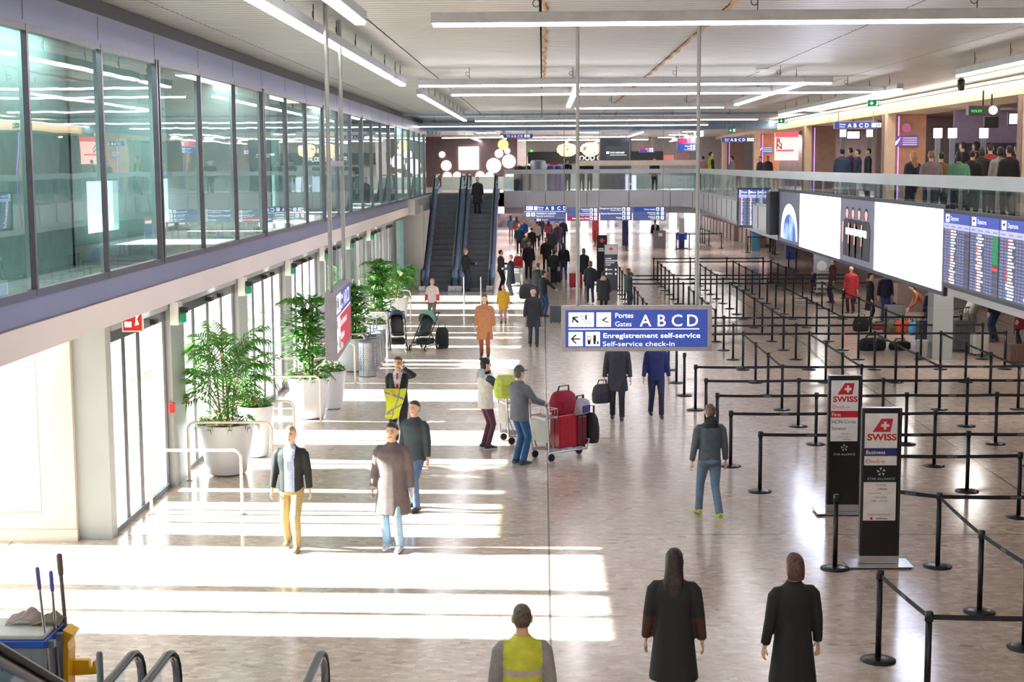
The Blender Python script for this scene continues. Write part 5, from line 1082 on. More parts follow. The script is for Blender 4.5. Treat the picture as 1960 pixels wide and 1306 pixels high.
def bush(mb, c, rx, rz, n, sz=.09, mi=0, mi2=None):
    for i in range(n):
        a = random.uniform(0, 2*PI); u = random.random()**.5; z = random.uniform(-1, 1); q = math.sqrt(max(0, 1-z*z))
        p = Vector((c[0]+rx*u*q*math.cos(a), c[1]+rx*u*q*math.sin(a), c[2]+rz*z)); out = (p-Vector(c)+Vector((0, 0, .1)))
        d = Vector((math.cos(a), math.sin(a), random.uniform(-.5, .6))).normalized(); sd = d.cross(Vector((random.uniform(-.3, .3), .1, 1))).normalized(); l = sz*random.uniform(.7, 1.5)
        mb.add([p, p+d*l*.5+sd*l*.24, p+d*l, p+d*l*.5-sd*l*.24], [(0, 1, 2, 3)], mi2 if (mi2 is not None and random.random() < .12) else mi)
def planter(label, x, y, r, h, kind, seed, ph=1.6, group=None):
    random.seed(seed); t = thing('potted_plant', label, 'plant', (x, y, 0), 0, group)
    MB().lathe([(0, .02), (r*.62, .02), (r*.68, .05), (r*.80, h*.4), (r*.92, h*.8), (r, h-.02), (r, h), (r*.93, h), (r*.90, h-.07), (0, h-.07)], 44).build('planter', M['planter'], t, True)
    MB().lathe([(0, 0), (r*.5, 0), (r*.5, .03), (0, .03)], 30).build('foot_ring', M['greyp'], t)
    MB().lathe([(0, h-.10), (r*.91, h-.10), (r*.88, h-.045), (r*.4, h-.02), (0, h-.015)], 30).build('soil', M['soil'], t)
    st = MB(); lf = MB()
    if kind == 'palm':
        for k_ in range(5):
            a = k_*1.26; st.tube([(.1*math.cos(a), .1*math.sin(a), h-.05), (.16*math.cos(a+.3), .16*math.sin(a+.3), h+ph*.35), (.2*math.cos(a+.5), .2*math.sin(a+.5), h+ph*.5)], [.02, .016, .012], 6)
        for k_ in range(46):
            a = k_*2.4+random.uniform(-.2, .2); q = random.uniform(.05, .85); b0 = (.14*math.cos(a), .14*math.sin(a), h+ph*q*.75)
            frond(lf, b0, a, ph*random.uniform(.40, .60), random.uniform(.45, .95), random.uniform(.85, 1.35), leafL=.34, wd=.022)
    else:
        for k_ in range(4):
            a = k_*1.6; st.tube([(.08*math.cos(a), .08*math.sin(a), h-.05), (.10*math.cos(a+.4), .10*math.sin(a+.4), h+ph*.45), (.12*math.cos(a+.5), .12*math.sin(a+.5), h+ph*.8)], [.022, .018, .010], 6)
        for zc, rr, n in ((.18, .34, 240), (.38, .46, 420), (.58, .42, 420), (.74, .32, 260)): bush(lf, (.05*math.sin(zc*9), .05*math.cos(zc*9), h+ph*zc), rr*ph/1.5, ph*.14, n, .17)
        for k_ in range(18): a = k_*2.4; frond(lf, (.05*math.cos(a), .05*math.sin(a), h+ph*.70), a, ph*.36, .7, 1.0, n=9, leafL=.26)
    if kind != 'low': lf.build('foliage', [M['leaf'], M['stem']], t); st.build('stem', M['stem'], t, True)
    ub = MB(); bush(ub, (0, 0, h+.08), r*.9, .16, 260, .11, 0, 1)
    for k_ in range(10): a = k_*.63; frond(ub, (r*.5*math.cos(a), r*.5*math.sin(a), h), a, .4, 1.0, .9, n=7, leafL=.13, mi=0)
    ub.build('undergrowth', [M['leaf2'], M['leafr']], t); return t
def lowpot(label, x, y, r, h, seed):
    random.seed(seed); t = thing('potted_plant', label, 'plant', (x, y, 0), 0)
    MB().lathe([(0, .02), (r*.6, .02), (r*.64, .05), (r*.84, h*.6), (r, h-.02), (r, h), (r*.92, h), (r*.9, h-.06), (0, h-.06)], 40).build('planter', M['planter'], t, True)
    MB().lathe([(0, 0), (r*.5, 0), (r*.5, .03), (0, .03)], 24).build('foot_ring', M['greyp'], t)
    MB().lathe([(0, h-.10), (r*.9, h-.10), (r*.85, h-.03), (0, h-.02)], 24).build('soil', M['soil'], t)
    ub = MB(); bush(ub, (0, 0, h+.06), r*.85, .14, 180, .12, 0, 1)
    for k_ in range(7): a = k_*.9; frond(ub, (0, 0, h), a, .34, .9, 1.0, n=7, leafL=.12)
    ub.build('foliage', [M['leaf2'], M['leafr']], t)
planter('nearest big palm in a round white planter by the glass doors', -5.50, 25.35, .50, .90, 'palm', 3, 1.75)
lowpot('smaller white planter with low plants touching the nearest palm planter', -5.28, 26.9, .33, .95, 5)
planter('tall leafy plant in the second big white planter, left of the edge-on sign', -4.95, 31.1, .46, .88, 'tree', 8, 1.95)
lowpot('smaller white planter with low plants right of the second big one', -4.62, 32.3, .30, .85, 9)
planter('leafy plant in the third big white planter behind the waste bins', -4.95, 38.4, .50, .88, 'tree', 12, 1.55)
lowpot('smaller white planter right of the third big planter', -4.62, 41.0, .30, .95, 13)
planter('bushy plant in the fourth white planter farther along the doors', -4.98, 45.2, .50, .92, 'tree', 17, 1.75)
planter('farthest palm in a white planter by the doors', -4.95, 49.8, .46, .92, 'palm', 19, 1.35)
# ================================================================= GUARD RAILS
def guard(label, x0, x1, y, h):
    t = thing('guard_rail', label, 'rail', (x0, y, 0), 0, 'white tube rails beside the doors'); L_ = x1-x0; r = .12
    pts = [(0, 0, 0), (0, 0, h-r)]+[(r-r*math.cos(a), 0, h-r+r*math.sin(a)) for a in (PI/8, PI/4, 3*PI/8, PI/2)]+[(L_-r+r*math.sin(a), 0, h-r+r*math.cos(a)) for a in (0, PI/8, PI/4, 3*PI/8)]+[(L_, 0, h-r), (L_, 0, 0)]
    MB().tube(pts, .024, 10).build('tube', M['tube'], t, True)
    for x in (0, L_): MB().lathe([(0, 0), (.055, 0), (.055, .012), (0, .012)], 16, (x, 0, 0)).build('floor_flange', M['steel'], t)
RY = [(22.3, 'nearest'), (24.78, 'second'), (27.05, 'third'), (30.3, 'fourth'), (33.2, 'fifth'), (36.0, 'sixth'), (38.0, 'seventh'), (41.3, 'eighth'), (43.6, 'ninth'), (47.0, 'tenth'), (51.5, 'eleventh')]
for y, n in RY: guard('%s white tube guard rail standing out from the glass doors' % n, -6.02, -4.60 if y > 23 else -4.62, y, 1.0)
# ================================================================= WASTE BINS
for i, (px, py) in enumerate(((702, 722), (709, 713), (715, 704), (721, 696))):
    b = atZ(px, py); t = thing('waste_bin', '%s perforated metal waste bin in the row of four by the planters' % ['nearest', 'second', 'third', 'farthest'][i], 'bin', (b.x, b.y+.22, 0), 0, 'perforated waste bins')
    MB().lathe([(0, .01), (.22, .01), (.225, .86), (.20, .86), (.20, .84), (0, .84)], 36).build('body', M['steel'], t, True)
    MB().lathe([(.16, .84), (.23, .86), (.235, .90), (.17, .92), (.15, .88)], 36).build('rim', M['greyp'], t, True)
    ho = MB()
    for r_ in range(13):
        for c in range(26):
            a = 2*PI*(c+.5*(r_ % 2))/26; z = .16+.048*r_; ho.cbox((0, 0, 0), (.006, .022, .022)); 
            Mx = Matrix.Rotation(a, 4, 'Z') @ Matrix.Translation((.224, 0, z)) @ Matrix.Rotation(PI/4, 4, 'X'); ho.v[-8:] = [tuple(Mx @ Vector(v)) for v in ho.v[-8:]]
    ho.build('perforation', M['greyp'], t)
    MB().box(-.02, .0, -.06, .06, .9, 1.22).build('sign_plate', M['greyp'], t, bev=.006)
# ================================================================= LUGGAGE
def suitcase(label, x, y, rz, w_=.42, d=.25, h=.62, col=S(60, 60, 66), handle=True, lying=False, z=0, name='suitcase'):
    t = thing(name, label, 'suitcase', (x, y, z), rz); m_ = mat('case_%02x%02x%02x' % tuple(int(c*255) for c in col), col, .35, noise=.04)
    sh = MB().box(-w_/2, w_/2, -d/2, d/2, .05, h)
    for i in range(5): xx = -w_/2+w_*(i+.5)/5; sh.box(xx-.018, xx+.018, -d/2-.006, d/2+.006, .09, h-.05)
    sh.build('shell', m_, t, bev=.03)
    MB().box(-w_/2-.003, w_/2+.003, -.01, .01, .047, h+.003).build('zip_band', M['black'], t, bev=.002)
    for a in (-1, 1):
        for b_ in (-1, 1): MB().lathe([(0, -.012), (.026, -.012), (.026, .012), (0, .012)], 12).xf(Matrix.Translation((a*(w_/2-.05), b_*(d/2-.04), .028)) @ Matrix.Rotation(PI/2, 4, 'Y')).build('wheel', M['rubber'], t)
    if handle: MB().tube([(-.1, 0, h), (-.1, 0, h+.36), (.1, 0, h+.36), (.1, 0, h)], .011, 6).build('pull_handle', M['greyp'], t)
    if lying: t.rotation_euler = (PI/2, 0, rz); t.location.z = z+d/2
    return t
def softbag(label, x, y, rz, w_, d, h, col, z=0, name='travel_bag', strap=True, col2=None):
    t = thing(name, label, 'bag', (x, y, z), rz); c1 = mat('bag_%02x%02x%02x' % tuple(int(c*255) for c in col), col, .75, noise=.12, nscale=12)
    b = MB().rings([(0, 0, .0, w_*.44, d*.40), (0, 0, h*.12, w_*.49, d*.48), (0, .0, h*.5, w_*.5, d*.5), (.01, 0, h*.82, w_*.45, d*.42), (.0, 0, h*.97, w_*.33, d*.26), (0, 0, h, w_*.2, d*.12)], 24, e=3.0)
    me = remeshed(b, max(.014, min(w_, h)*.05), 3); put(me, 'shell', c1, t)
    MB().box(-w_*.25, w_*.25, -d*.53, -d*.44, h*.15, h*.6).build('pocket', mat('bag2_%02x%02x%02x' % tuple(int(c*255) for c in (col2 or col)), tuple(q*.8 for q in (col2 or col)), .8), t, bev=.02)
    if strap:
        MB().tube([(-w_*.28, 0, h*.85), (-w_*.2, -.03, h*1.22), (w_*.2, -.03, h*1.22), (w_*.28, 0, h*.85)], .012, 6, flat=2).build('strap', M['black'], t)
    return t
def trolley(label, x, y, rz, sc=1.0):
    t = thing('luggage_trolley', label, 'trolley', (x, y, 0), rz)       # front points to local +x
    fr = MB()
    for s in (-.26, .26): fr.tube([(-.42, s, .16), (-.46, s, .95), (-.50, s, 1.04)], .017, 8); fr.tube([(-.42, s, .16), (.50, s*.8, .14), (.56, s*.75, .30)], .017, 8); fr.tube([(-.44, s, .55), (-.30, s, .18)], .012, 6)
    fr.tube([(.56, -.2, .30), (.56, .2, .30)], .014, 6); fr.build('frame', M['steel'], t, True)
    MB().tube([(-.50, -.30, 1.04), (-.50, .30, 1.04)], .022, 10).build('push_bar', M['greyp'], t, True)
    dk = MB()
    for i in range(7): yy = -.24+.08*i; dk.tube([(-.40, yy, .19), (.48, yy*.8, .17)], .008, 5)
    for i in range(5): dk.tube([(-.38+.2*i, -.25, .18), (-.38+.2*i, .25, .18)], .008, 5)
    dk.build('deck', M['steel'], t)
    bs = MB()
    for z in (.80, .95):
        bs.tube([(-.44, -.24, z), (-.22, -.24, z), (-.22, .24, z), (-.44, .24, z)], .007, 5)
    for i in range(7): bs.tube([(-.22, -.24+.08*i, .78), (-.22, -.24+.08*i, .95)], .005, 4)
    for i in range(7): bs.tube([(-.44, -.24+.08*i, .79), (-.22, -.24+.08*i, .78)], .005, 4)
    bs.build('basket', M['steel'], t)
    MB().poly([(-.25, .35), (.25, .35), (.25, .75), (-.25, .75)], -.005, .005).xf(Matrix.Translation((-.455, 0, 0)) @ Matrix.Rotation(PI/2, 4, 'Z')).build('advert_panel', M['lgreyp'], t)
    for (a, b_) in ((-.36, -.24), (-.36, .24), (.48, 0)): MB().lathe([(0, -.02), (.065, -.02), (.07, 0), (.065, .02), (0, .02)], 16).xf(Matrix.Translation((a, b_, .07)) @ Matrix.Rotation(PI/2, 4, 'X')).build('wheel', M['rubber'], t, True)
    t.scale = (sc, sc, sc); return t
tx, ty, ta = .28, 26.75, rad(38)
trolley('luggage trolley piled with red bags pushed by the man in the cap', tx, ty, ta)
def on(dx, dy): return tx+dx*math.cos(ta)-dy*math.sin(ta), ty+dx*math.sin(ta)+dy*math.cos(ta)
suitcase('big red suitcase upright on the loaded trolley', *on(.10, -.02), ta+.1, .46, .26, .66, S(176, 26, 44), False, z=.14)
suitcase('dark wine suitcase at the front of the loaded trolley', *on(.44, .05), ta+PI/2, .40, .22, .60, S(110, 24, 44), False, z=.14)
softbag('crimson rucksack on top of the red suitcase on the loaded trolley', *on(.10, .0), ta, .52, .34, .42, S(160, 20, 54), z=.80)
softbag('black rucksack hanging at the front of the loaded trolley', *on(.72, -.02), ta+PI/2, .40, .26, .56, S(30, 28, 36), z=.20)
softbag('checked blue and white bag on the front of the loaded trolley', *on(.46, -.02), ta+.3, .48, .34, .28, S(170, 160, 170), z=.76, col2=S(60, 60, 150))
softbag('lime green bag held between the woman and the man at the trolley', -.70, 27.15, .3, .42, .26, .44, S(200, 216, 100), z=1.03, strap=False)
tb = trolley('empty luggage trolley standing behind the woman in the white jacket', -.35, 28.35, rad(20))
suitcase('grey upright suitcase with raised handle beside the man in the black cap', .42, 49.9, 0, .38, .26, .60, S(74, 84, 92))
softbag('dark shoulder bag carried by the person left of the standing suitcase', -.52, 50.9, 0, .60, .36, .50, S(60, 62, 72), z=.75)
suitcase('red suitcase standing beside the fair haired person', 1.42, 64.2, .2, .50, .30, .66, S(176, 30, 40), False)
suitcase('small black suitcase pulled through the crowd', .62, 67.0, .1, .36, .24, .56, S(36, 34, 40))
softbag('dark bag swinging beside the person below the big sign', 1.22, 30.75, .5, .42, .26, .40, S(58, 58, 68), z=.36)
trolley('luggage trolley with a red rucksack beyond the escalator readers', -1.05, 63.5, rad(70)); softbag('red rucksack standing on the trolley beyond the escalators', -1.05, 63.5, .2, .42, .3, .5, S(170, 30, 44), z=.95)
bb = [('large black holdall lying on the floor inside the queue lanes', 1672, 672, .80, .42, .36, BLK), ('smaller black bag on the floor right of the large holdall', 1725, 671, .62, .40, .26, S(34, 28, 30)), ('black rucksack beside the black coated person under the screen', 1650, 635, .5, .4, .45, S(30, 28, 32)),
      ('orange red bag on the floor under the screen', 1728, 640, .55, .4, .42, S(200, 70, 44)), ('olive patterned bag left of the orange one', 1708, 640, .5, .4, .38, S(96, 84, 60)), ('bright blue plastic bag below the screen', 1752, 643, .34, .25, .42, S(70, 150, 210)), ('red and pink bag lying under the screen', 1684, 632, .5, .4, .2, S(150, 60, 80)),
      ('white cloth bag beside the bright blue one', 1742, 636, .25, .25, .36, S(220, 216, 214))]
for l_, px, py, a, b_, c, cl in bb: p = atZ(px, py); softbag(l_, p.x, p.y+.2, rad(12), a, b_, c, cl)
for l_, px, py, w_, d_, h_, cl in (('silver grey suitcase standing below the long screen', 1712, 626, .60, .32, .72, S(150, 150, 154)), ('very large dark grey suitcase right of the pillar kiosk', 1840, 672, .62, .40, .86, S(92, 94, 100)), ('cream white suitcase behind a belt stanchion at the right', 1874, 680, .44, .28, .62, S(216, 214, 206)), ('dark blue suitcase left of the pillar kiosk', 1768, 658, .42, .3, .70, S(60, 66, 86)), ('brown suitcase low at the right edge', 1948, 695, .62, .4, .5, S(110, 84, 74)), ('blue jeans coloured suitcase under the woman with scarf', 1700, 612, .4, .3, .6, S(60, 84, 140))):
    p = atZ(px, py); suitcase(l_, p.x, p.y, rad(8), w_, d_, h_, cl)
p = atZ(1572, 566); tt = trolley('parked trolley with a tall grey notice plate below the far end of the screen', p.x, p.y, rad(90))
MB().box(-.02, .02, -.34, .34, .9, 1.95).build('notice_plate', M['greyp'], tt, bev=.01)
MB().lathe([(0, 0), (.2, 0), (.2, .01), (0, .01)], 24).xf(Matrix.Translation((-.022, 0, 1.2)) @ Matrix.Rotation(-PI/2, 4, 'Y')).build('round_mark', M['lgreyp'], tt)
p = atZ(1868, 655); trolley('trolley under the hands of the person in pale grey', p.x-.6, p.y+.4, rad(100))
p = atZ(1803, 688); t = thing('pillar_kiosk', 'light grey pillar kiosk standing below the right end of the long screen', 'kiosk', (p.x, p.y+.3, 0))
MB().box(-.27, .27, -.3, .3, 0, 2.2).build('cabinet', M['greycol'], t, bev=.01); MB().box(-.28, .28, -.31, .31, 1.38, 1.4).build('seam', M['lgreyp'], t); MB().lathe([(0, 0), (.13, 0), (.17, .5), (.15, .5), (0, .1)], 20, (-.5, -.1, 0)).build('waste_basket', M['lgreyp'], t, True)
# ================================================================= PUSHCHAIRS
def pushchair(label, x, y, rz, col, hood_back=1):
    t = thing('pushchair', label, 'pushchair', (x, y, 0), rz); fm = mat('pc_%02x%02x%02x' % tuple(int(c*255) for c in col), col, .6, noise=.1, nscale=10)
    f = MB()
    for s in (-.24, .24): f.tube([(s, .38, .12), (s, .0, .50), (s, -.42, .98), (s, -.5, 1.05)], .014, 8); f.tube([(s, -.32, .12), (s, .05, .52)], .014, 8); f.tube([(s, .38, .12), (s, -.32, .14)], .010, 6)
    f.build('frame', M['blackm'], t, True); MB().tube([(-.24, -.5, 1.05), (.24, -.5, 1.05)], .02, 8).build('handle', M['rubber'], t, True)
    st = MB(); st.rings([(0, .12, .42, .18, .20), (0, .10, .50, .21, .24)], 16, e=3); st.tube([(0, .0, .46), (0, -.18, .76), (0, -.26, .98)], [(.05, .20), (.05, .21), (.04, .17)], 14, up=(1, 0, 0)); put(remeshed(st, .025, 3), 'seat', M['black'], t)
    hd = MB(); n = 10
    for j in range(n+1):
        a = PI*(.10+.62*j/n)
        for i in range(13):
            b_ = PI*i/12; r = .36; hd.v.append((.25*math.cos(b_), -.12-.30*math.cos(a)*math.sin(b_)-.05, .78+r*math.sin(a)*math.sin(b_)))
    for j in range(n):
        for i in range(12): q = j*13+i; hd.f.append((q, q+1, q+14, q+13)); hd.m.append(0)
    ho = hd.build('canopy', fm, t, True); so = ho.modifiers.new('s', 'SOLIDIFY'); so.thickness = .012
    MB().box(-.2, .2, -.25, .15, .16, .34).build('basket', M['black'], t, bev=.03)
    MB().box(-.17, .17, .30, .42, .22, .27).build('footrest', M['black'], t, bev=.01)
    for a, b_ in ((-.25, .38), (.25, .38), (-.26, -.32), (.26, -.32)):
        w_ = MB().lathe([(0, -.018), (.03, -.018), (.075, -.014), (.085, 0), (.075, .014), (.03, .018), (0, .018)], 18).xf(Matrix.Translation((a, b_, .086)) @ Matrix.Rotation(PI/2, 4, 'Y')).build('wheel', M['rubber'], t, True)
        MB().lathe([(0, -.022), (.04, -.022), (.04, .022), (0, .022)], 14).xf(Matrix.Translation((a, b_, .086)) @ Matrix.Rotation(PI/2, 4, 'Y')).build('hub', M['white'], w_)
    return t
pushchair('pushchair with a navy blue canopy and carry cot, the left of two', -4.22, 42.9, rad(190), S(50, 62, 100))
pushchair('pushchair with a sage green canopy, the right of two', -3.44, 42.8, rad(155), S(104, 150, 128))
softbag('black rucksack on the floor behind the green pushchair', -2.95, 43.15, .2, .40, .3, .62, S(34, 34, 40))
# ================================================================= CLEANING CART
cq = atZ(83, 1217, 1.0); cb = atZ(115, 1191, 1.0); cl_ = atZ(-10, 1215, 1.0)
ca = math.atan2(cb.y-cq.y, cb.x-cq.x)-PI/2
t = thing('cleaning_cart', 'grey cleaning cart with a blue rim, three poles and a yellow bag holder', 'cart', (cq.x, cq.y, 0), 0)
Wd, Dp = .85, max(.6, (cb-cq).length)
MB().box(-Wd, 0, .0, Dp, .14, .90).box(-Wd*.7, -.12, -.012, 0, .25, .80).build('cabinet', M['greyp'], t, bev=.015)
MB().box(-Wd-.02, .02, -.02, Dp+.02, .88, .955).build('rim', M['bluep'], t, bev=.012)
MB().box(-Wd, .0, .0, Dp*.62, .955, 1.0).box(-Wd, 0, Dp*.64, Dp, .955, .985).build('lid', M['lgreyp'], t, bev=.012)
MB().lathe([(0, 0), (.03, 0), (.03, .02), (0, .02)], 14).xf(Matrix.Translation((-.55, -.02, .86)) @ Matrix.Rotation(PI/2, 4, 'X')).build('knob', M['lgreyp'], t)
for a, b_ in ((-Wd+.08, .08), (-.08, .08), (-Wd+.08, Dp-.08), (-.08, Dp-.08)): MB().lathe([(0, -.02), (.06, -.02), (.065, 0), (.06, .02), (0, .02)], 14).xf(Matrix.Translation((a, b_, .066)) @ Matrix.Rotation(PI/2, 4, 'Y')).build('wheel', M['rubber'], t, True)
for (dx, dy) in ((.05, .08), (.05, Dp*.5), (.06, Dp-.04)): MB().box(0, dx+.03, dy-.03, dy+.03, .86, .93).build('pole_clip', M['greyp'], t, bev=.005)
MB().poly([(.06, .60), (.26, .60), (.265, .53), (.29, .53), (.295, .585), (.32, .60), (.33, .46), (.06, .44)], Dp*.8, Dp*.8+.07).poly([(.05, .30), (.10, .30), (.11, .60), (.12, .74), (.11, .82), (.17, .90), (.07, .95)], Dp*.55, Dp*.8+.07).box(.05, .10, Dp*.55, Dp*.8+.07, .08, .31).build('bag_holder', M['yellow'], t, bev=.008)
def polepx(label, px, py, dx, dy, gcol, scol, r=.014):
    b = Vector((cq.x+dx, cq.y+dy, .12)); tp = atY(px, py, cq.y+dy+.02); o = thing('mop_pole', label, 'pole', tuple(b), 0, None); v = tp-b
    MB().tube([(0, 0, 0), v*.5, v*.87], r, 8).build('shaft', scol, o, True); MB().tube([v*.86, v*.9, v*.99, v], [r*1.3, r*1.45, r*1.45, r*.8], 8).build('grip', gcol, o, True)
polepx('mop pole with a violet grip, leftmost on the cleaning cart', 71, 1086, .045, .08, mat('grip_violet', S(110, 96, 160), .5), M['steel'])
polepx('mop pole with a blue grip, middle one on the cleaning cart', 97, 1093, .045, Dp*.5, mat('grip_blue', S(90, 96, 190), .5), M['steel'])
polepx('tallest brown grey pole at the far corner of the cleaning cart', 113, 1060, .06, Dp-.04, mat('grip_brown', S(110, 96, 90), .6), mat('pole_brown', S(120, 112, 108), .4, .3), .02)
random.seed(4)
def rag(label, x, y, rx, ry, h, m_):
    mb = MB(); n = 16
    for j in range(n+1):
        for i in range(n+1):
            u, v = i/n*2-1, j/n*2-1; q = max(0, 1-(u*u+v*v)*.55); mb.v.append((u*rx, v*ry, .004+h*q*(.65+.35*math.sin(2.6*u+1.3*v)*math.cos(2.2*v-u))+.012*math.sin(9*u-4*v)*q))
    for j in range(n):
        for i in range(n): a = j*(n+1)+i; mb.f.append((a, a+1, a+n+2, a+n+1)); mb.m.append(0)
    o = mb.build('cleaning_rag', m_, smooth=True, loc=(x, y, 1.0)); s_ = o.modifiers.new('s', 'SOLIDIFY'); s_.thickness = .008; s_.offset = 1; return tag(o, label, 'rag')
rag('crumpled mauve rag lying on the cleaning cart lid', cq.x-.30, cq.y+Dp*.68, .16, .12, .14, M['cloth'])
rag('crumpled olive cloth beside the mauve rag on the cart', cq.x-.07, cq.y+Dp*.66, .13, .12, .10, M['cloth2'])
# ================================================================= FAR LOWER HALL
gsh = MB().box(-6.3, 17.5, 128, 128.2, 0, 3.2); struct(gsh.build('wall_shop_back', mat('shop_back', S(196, 186, 192), .6, noise=.3, nscale=1.5)))
struct(MB().box(-6.3, 13, 115, 127.9, 0, .012).build('floor_shop', mat('shop_floor', S(238, 232, 230), .3)))
random.seed(21)
GP2 = 'glowing shop panels at the end of the lower hall'
for i in range(9):
    x = 2+1.25*i; tag(MB().box(x, x+.35+.3*(i % 3), 126.9, 127.0, 0.012, 2.9).build('shop_light_panel', mat('shop_glow', S(235, 240, 245), .5, emit=1.6)), 'glowing white shop panel at the end of the lower hall, %s from the left' % ORD[i], 'panel', GP2)
tag(MB().box(-4.9, 1.0, 127.85, 128.0, 1.2, 2.9).build('shop_window', mat('shop_win', S(235, 205, 210), .5, emit=1.3)), 'pale pink shop window behind the crowd at the end of the lower hall', 'window display')
def prism_thing(nm, label, cat, px, py, wpx, top, col, d=.4, extra=None, y=None):
    p = atZ(px, py); w_ = wpx*p.y/2850; t = thing(nm, label, cat, (p.x, p.y+d/2, 0)); m_ = col if not isinstance(col, tuple) else mat('c_%02x%02x%02x' % tuple(int(c*255) for c in col), col, .5)
    MB().box(-w_/2, w_/2, -d/2, d/2, 0, top).build('cabinet', m_, t, bev=.01)
    if extra: extra(t, w_, d)
    return t
prism_thing('service_desk', 'grey desk in the far hall with a white notice', 'desk', 1263, 475, 22, 1.1, S(128, 124, 130), .7, lambda t, w_, d: (MB().box(-.1, .15, -d/2-.01, -d/2, .75, .95).build('notice', M['white'], t), MB().box(.0, .2, -.02, .02, 1.1, 1.45).build('paper', M['white'], t)))
prism_thing('blue_pillar', 'slim blue pillar stand in the far hall', 'pillar', 1197, 471, 11.5, 2.0, S(40, 56, 120), .3, lambda t, w_, d: MB().box(-w_*.5, w_*.5, -.5, .5, 0, .03).build('base_plate', M['greyp'], t))
prism_thing('info_kiosk', 'dark blue and white check-in kiosk right of the desk', 'kiosk', 1305, 476, 10, .9, S(36, 42, 100), .4, lambda t, w_, d: (MB().box(-w_*.45, w_*.45, -d/2-.02, .1, .9, 1.9).build('screen_panel', M['lgreyp'], t), MB().box(-.35, .35, -.3, .3, 0, .05).build('base_plate', M['black'], t), MB().box(-.33, .33, -.1, .1, .55, 1.0).build('side_shelf', M['blue'], t)))
prism_thing('banner_stand', 'red banner stand between the far signs', 'banner', 1140, 458, 13, 2.0, S(225, 70, 80), .1)
prism_thing('banner_stand', 'blue and orange banner under the small departures board', 'banner', 1446, 481, 15, 1.9, S(90, 150, 190), .12, lambda t, w_, d: MB().box(-w_/2+.02, w_/2-.02, -d/2-.01, -d/2, 1.1, 1.8).build('top_print', M['blue'], t))
prism_thing('banner_stand', 'dark blue banner before the red check-in counters', 'banner', 1411, 452, 11, 2.2, S(60, 70, 160), .12)
prism_thing('barrier_wall', 'long pale grey partition under the left end of the long screen', 'partition', 1503, 482, 40, 1.3, S(176, 176, 184), .1)
prism_thing('blue_crate', 'blue belt barrier bench under the left end of the long screen', 'bench', 1514, 496, 20, .8, S(70, 74, 150), .4)
for i in range(14):
    yy = 96+2.1*i; xx = 13.6+(.25 if i < 4 else 0)
    t = thing('checkin_counter', 'red backed check-in counter in the far right row, %s from the near end' % ORD[i], 'counter', (xx, yy, 0), 0, 'red check-in counters')
    MB().box(-.35, .35, -.75, .75, 0, 1.05).build('desk', mat('desk_brown', S(150, 128, 120), .5), t, bev=.02)
    MB().box(.5, .58, -.8, .8, 1.25, 2.35).build('back_panel', mat('counter_red', S(190, 36, 48), .5, emit=.25), t, bev=.02)
    MB().box(.44, .5, -.55, .55, 1.3, 1.9).build('screen', mat('counter_screen', S(240, 225, 225), .5, emit=1.0), t)
    MB().box(.35, .6, -.6, .6, .2, 1.25).build('conveyor', M['white'], t)
for i, (px, py) in enumerate(((1712, 600), (1770, 612))):
    p = atZ(px, py); t = thing('checkin_counter', ['brown check-in desk with a pale monitor under the gallery, left one', 'brown check-in desk under the gallery, right one behind the kiosk'][i], 'counter', (p.x+.6, p.y+3, 0), 0)
    MB().box(-.9, .9, -.3, .3, 0, 1.0).build('desk', mat('desk_brown2', S(150, 128, 124), .5), t, bev=.01); MB().box(-.2, .3, -.1, -.05, 1.1, 1.45).build('monitor', M['lgreyp'], t)
# ================================================================= FAR UPPER FOOD HALL
mw = MB().box(-8, -1.55, 95, 95.2, ZU, 7.1); struct(mw.build('wall_menu', mat('menu_wall', S(112, 92, 96), .6)))
struct(MB().box(-1.55, -.95, 93.0, 93.6, ZU, 7.1).box(-7.1, -6.5, 78.5, 79.2, ZU, 7.1).build('wall_columns', mat('cream_column', S(226, 212, 208), .6)))
GM = 'round glowing menu pictures on the brown wall'
def disc(label, px, py, r, col, sy=1.0):
    p = atY(px, py, 94.9); R_ = r*94.9/2850; o = MB().lathe([(0, 0), (R_, 0), (R_, .06), (0, .06)], 28, sy=sy).xf(Matrix.Rotation(PI/2, 4, 'X')).build('menu_picture', mat('dish_%02x%02x%02x' % tuple(int(c*255) for c in col), col, .5, emit=1.7), loc=(p.x, 94.98, p.z)); tag(o, label, 'picture', GM); return o
for i, (px, py, r, c) in enumerate(((854, 317, 10, S(250, 225, 195)), (945, 317, 14, S(255, 250, 240)), (974, 309, 13, S(255, 235, 215)), (919, 337, 9, S(255, 225, 190)), (937, 337.5, 8, S(255, 240, 225)), (971, 289, 5.5, S(250, 245, 240)), (955, 294, 8, S(250, 245, 240)), (875, 337, 8, S(255, 225, 190)), (856, 338, 9, S(255, 210, 170)), (963, 277, 10, S(240, 205, 110)), (976, 338, 9, S(250, 205, 160)), (846, 296, 6, S(250, 235, 220)))):
    disc('round glowing food picture on the brown menu wall, %s of them' % ORD[i], px, py, r, c)
p0 = atY(878, 325, 94.8); p1 = atY(916, 281, 94.8)
tag(MB().box(p0.x, p1.x, 94.9, 95.0, p0.z, p1.z).build('glowing_billboard', mat('panel_glow', S(250, 252, 235), .5, emit=3)), 'big square glowing white panel on the brown menu wall', 'panel')
bx = MB().box(-8.2, 13, 90, 90.15, ZU, 4.95); struct(MB().box(-5.8, 9, 86, 86.15, ZU, 4.65).build('wall_low_counter', mat('pale_counter', S(206, 214, 210), .5)))
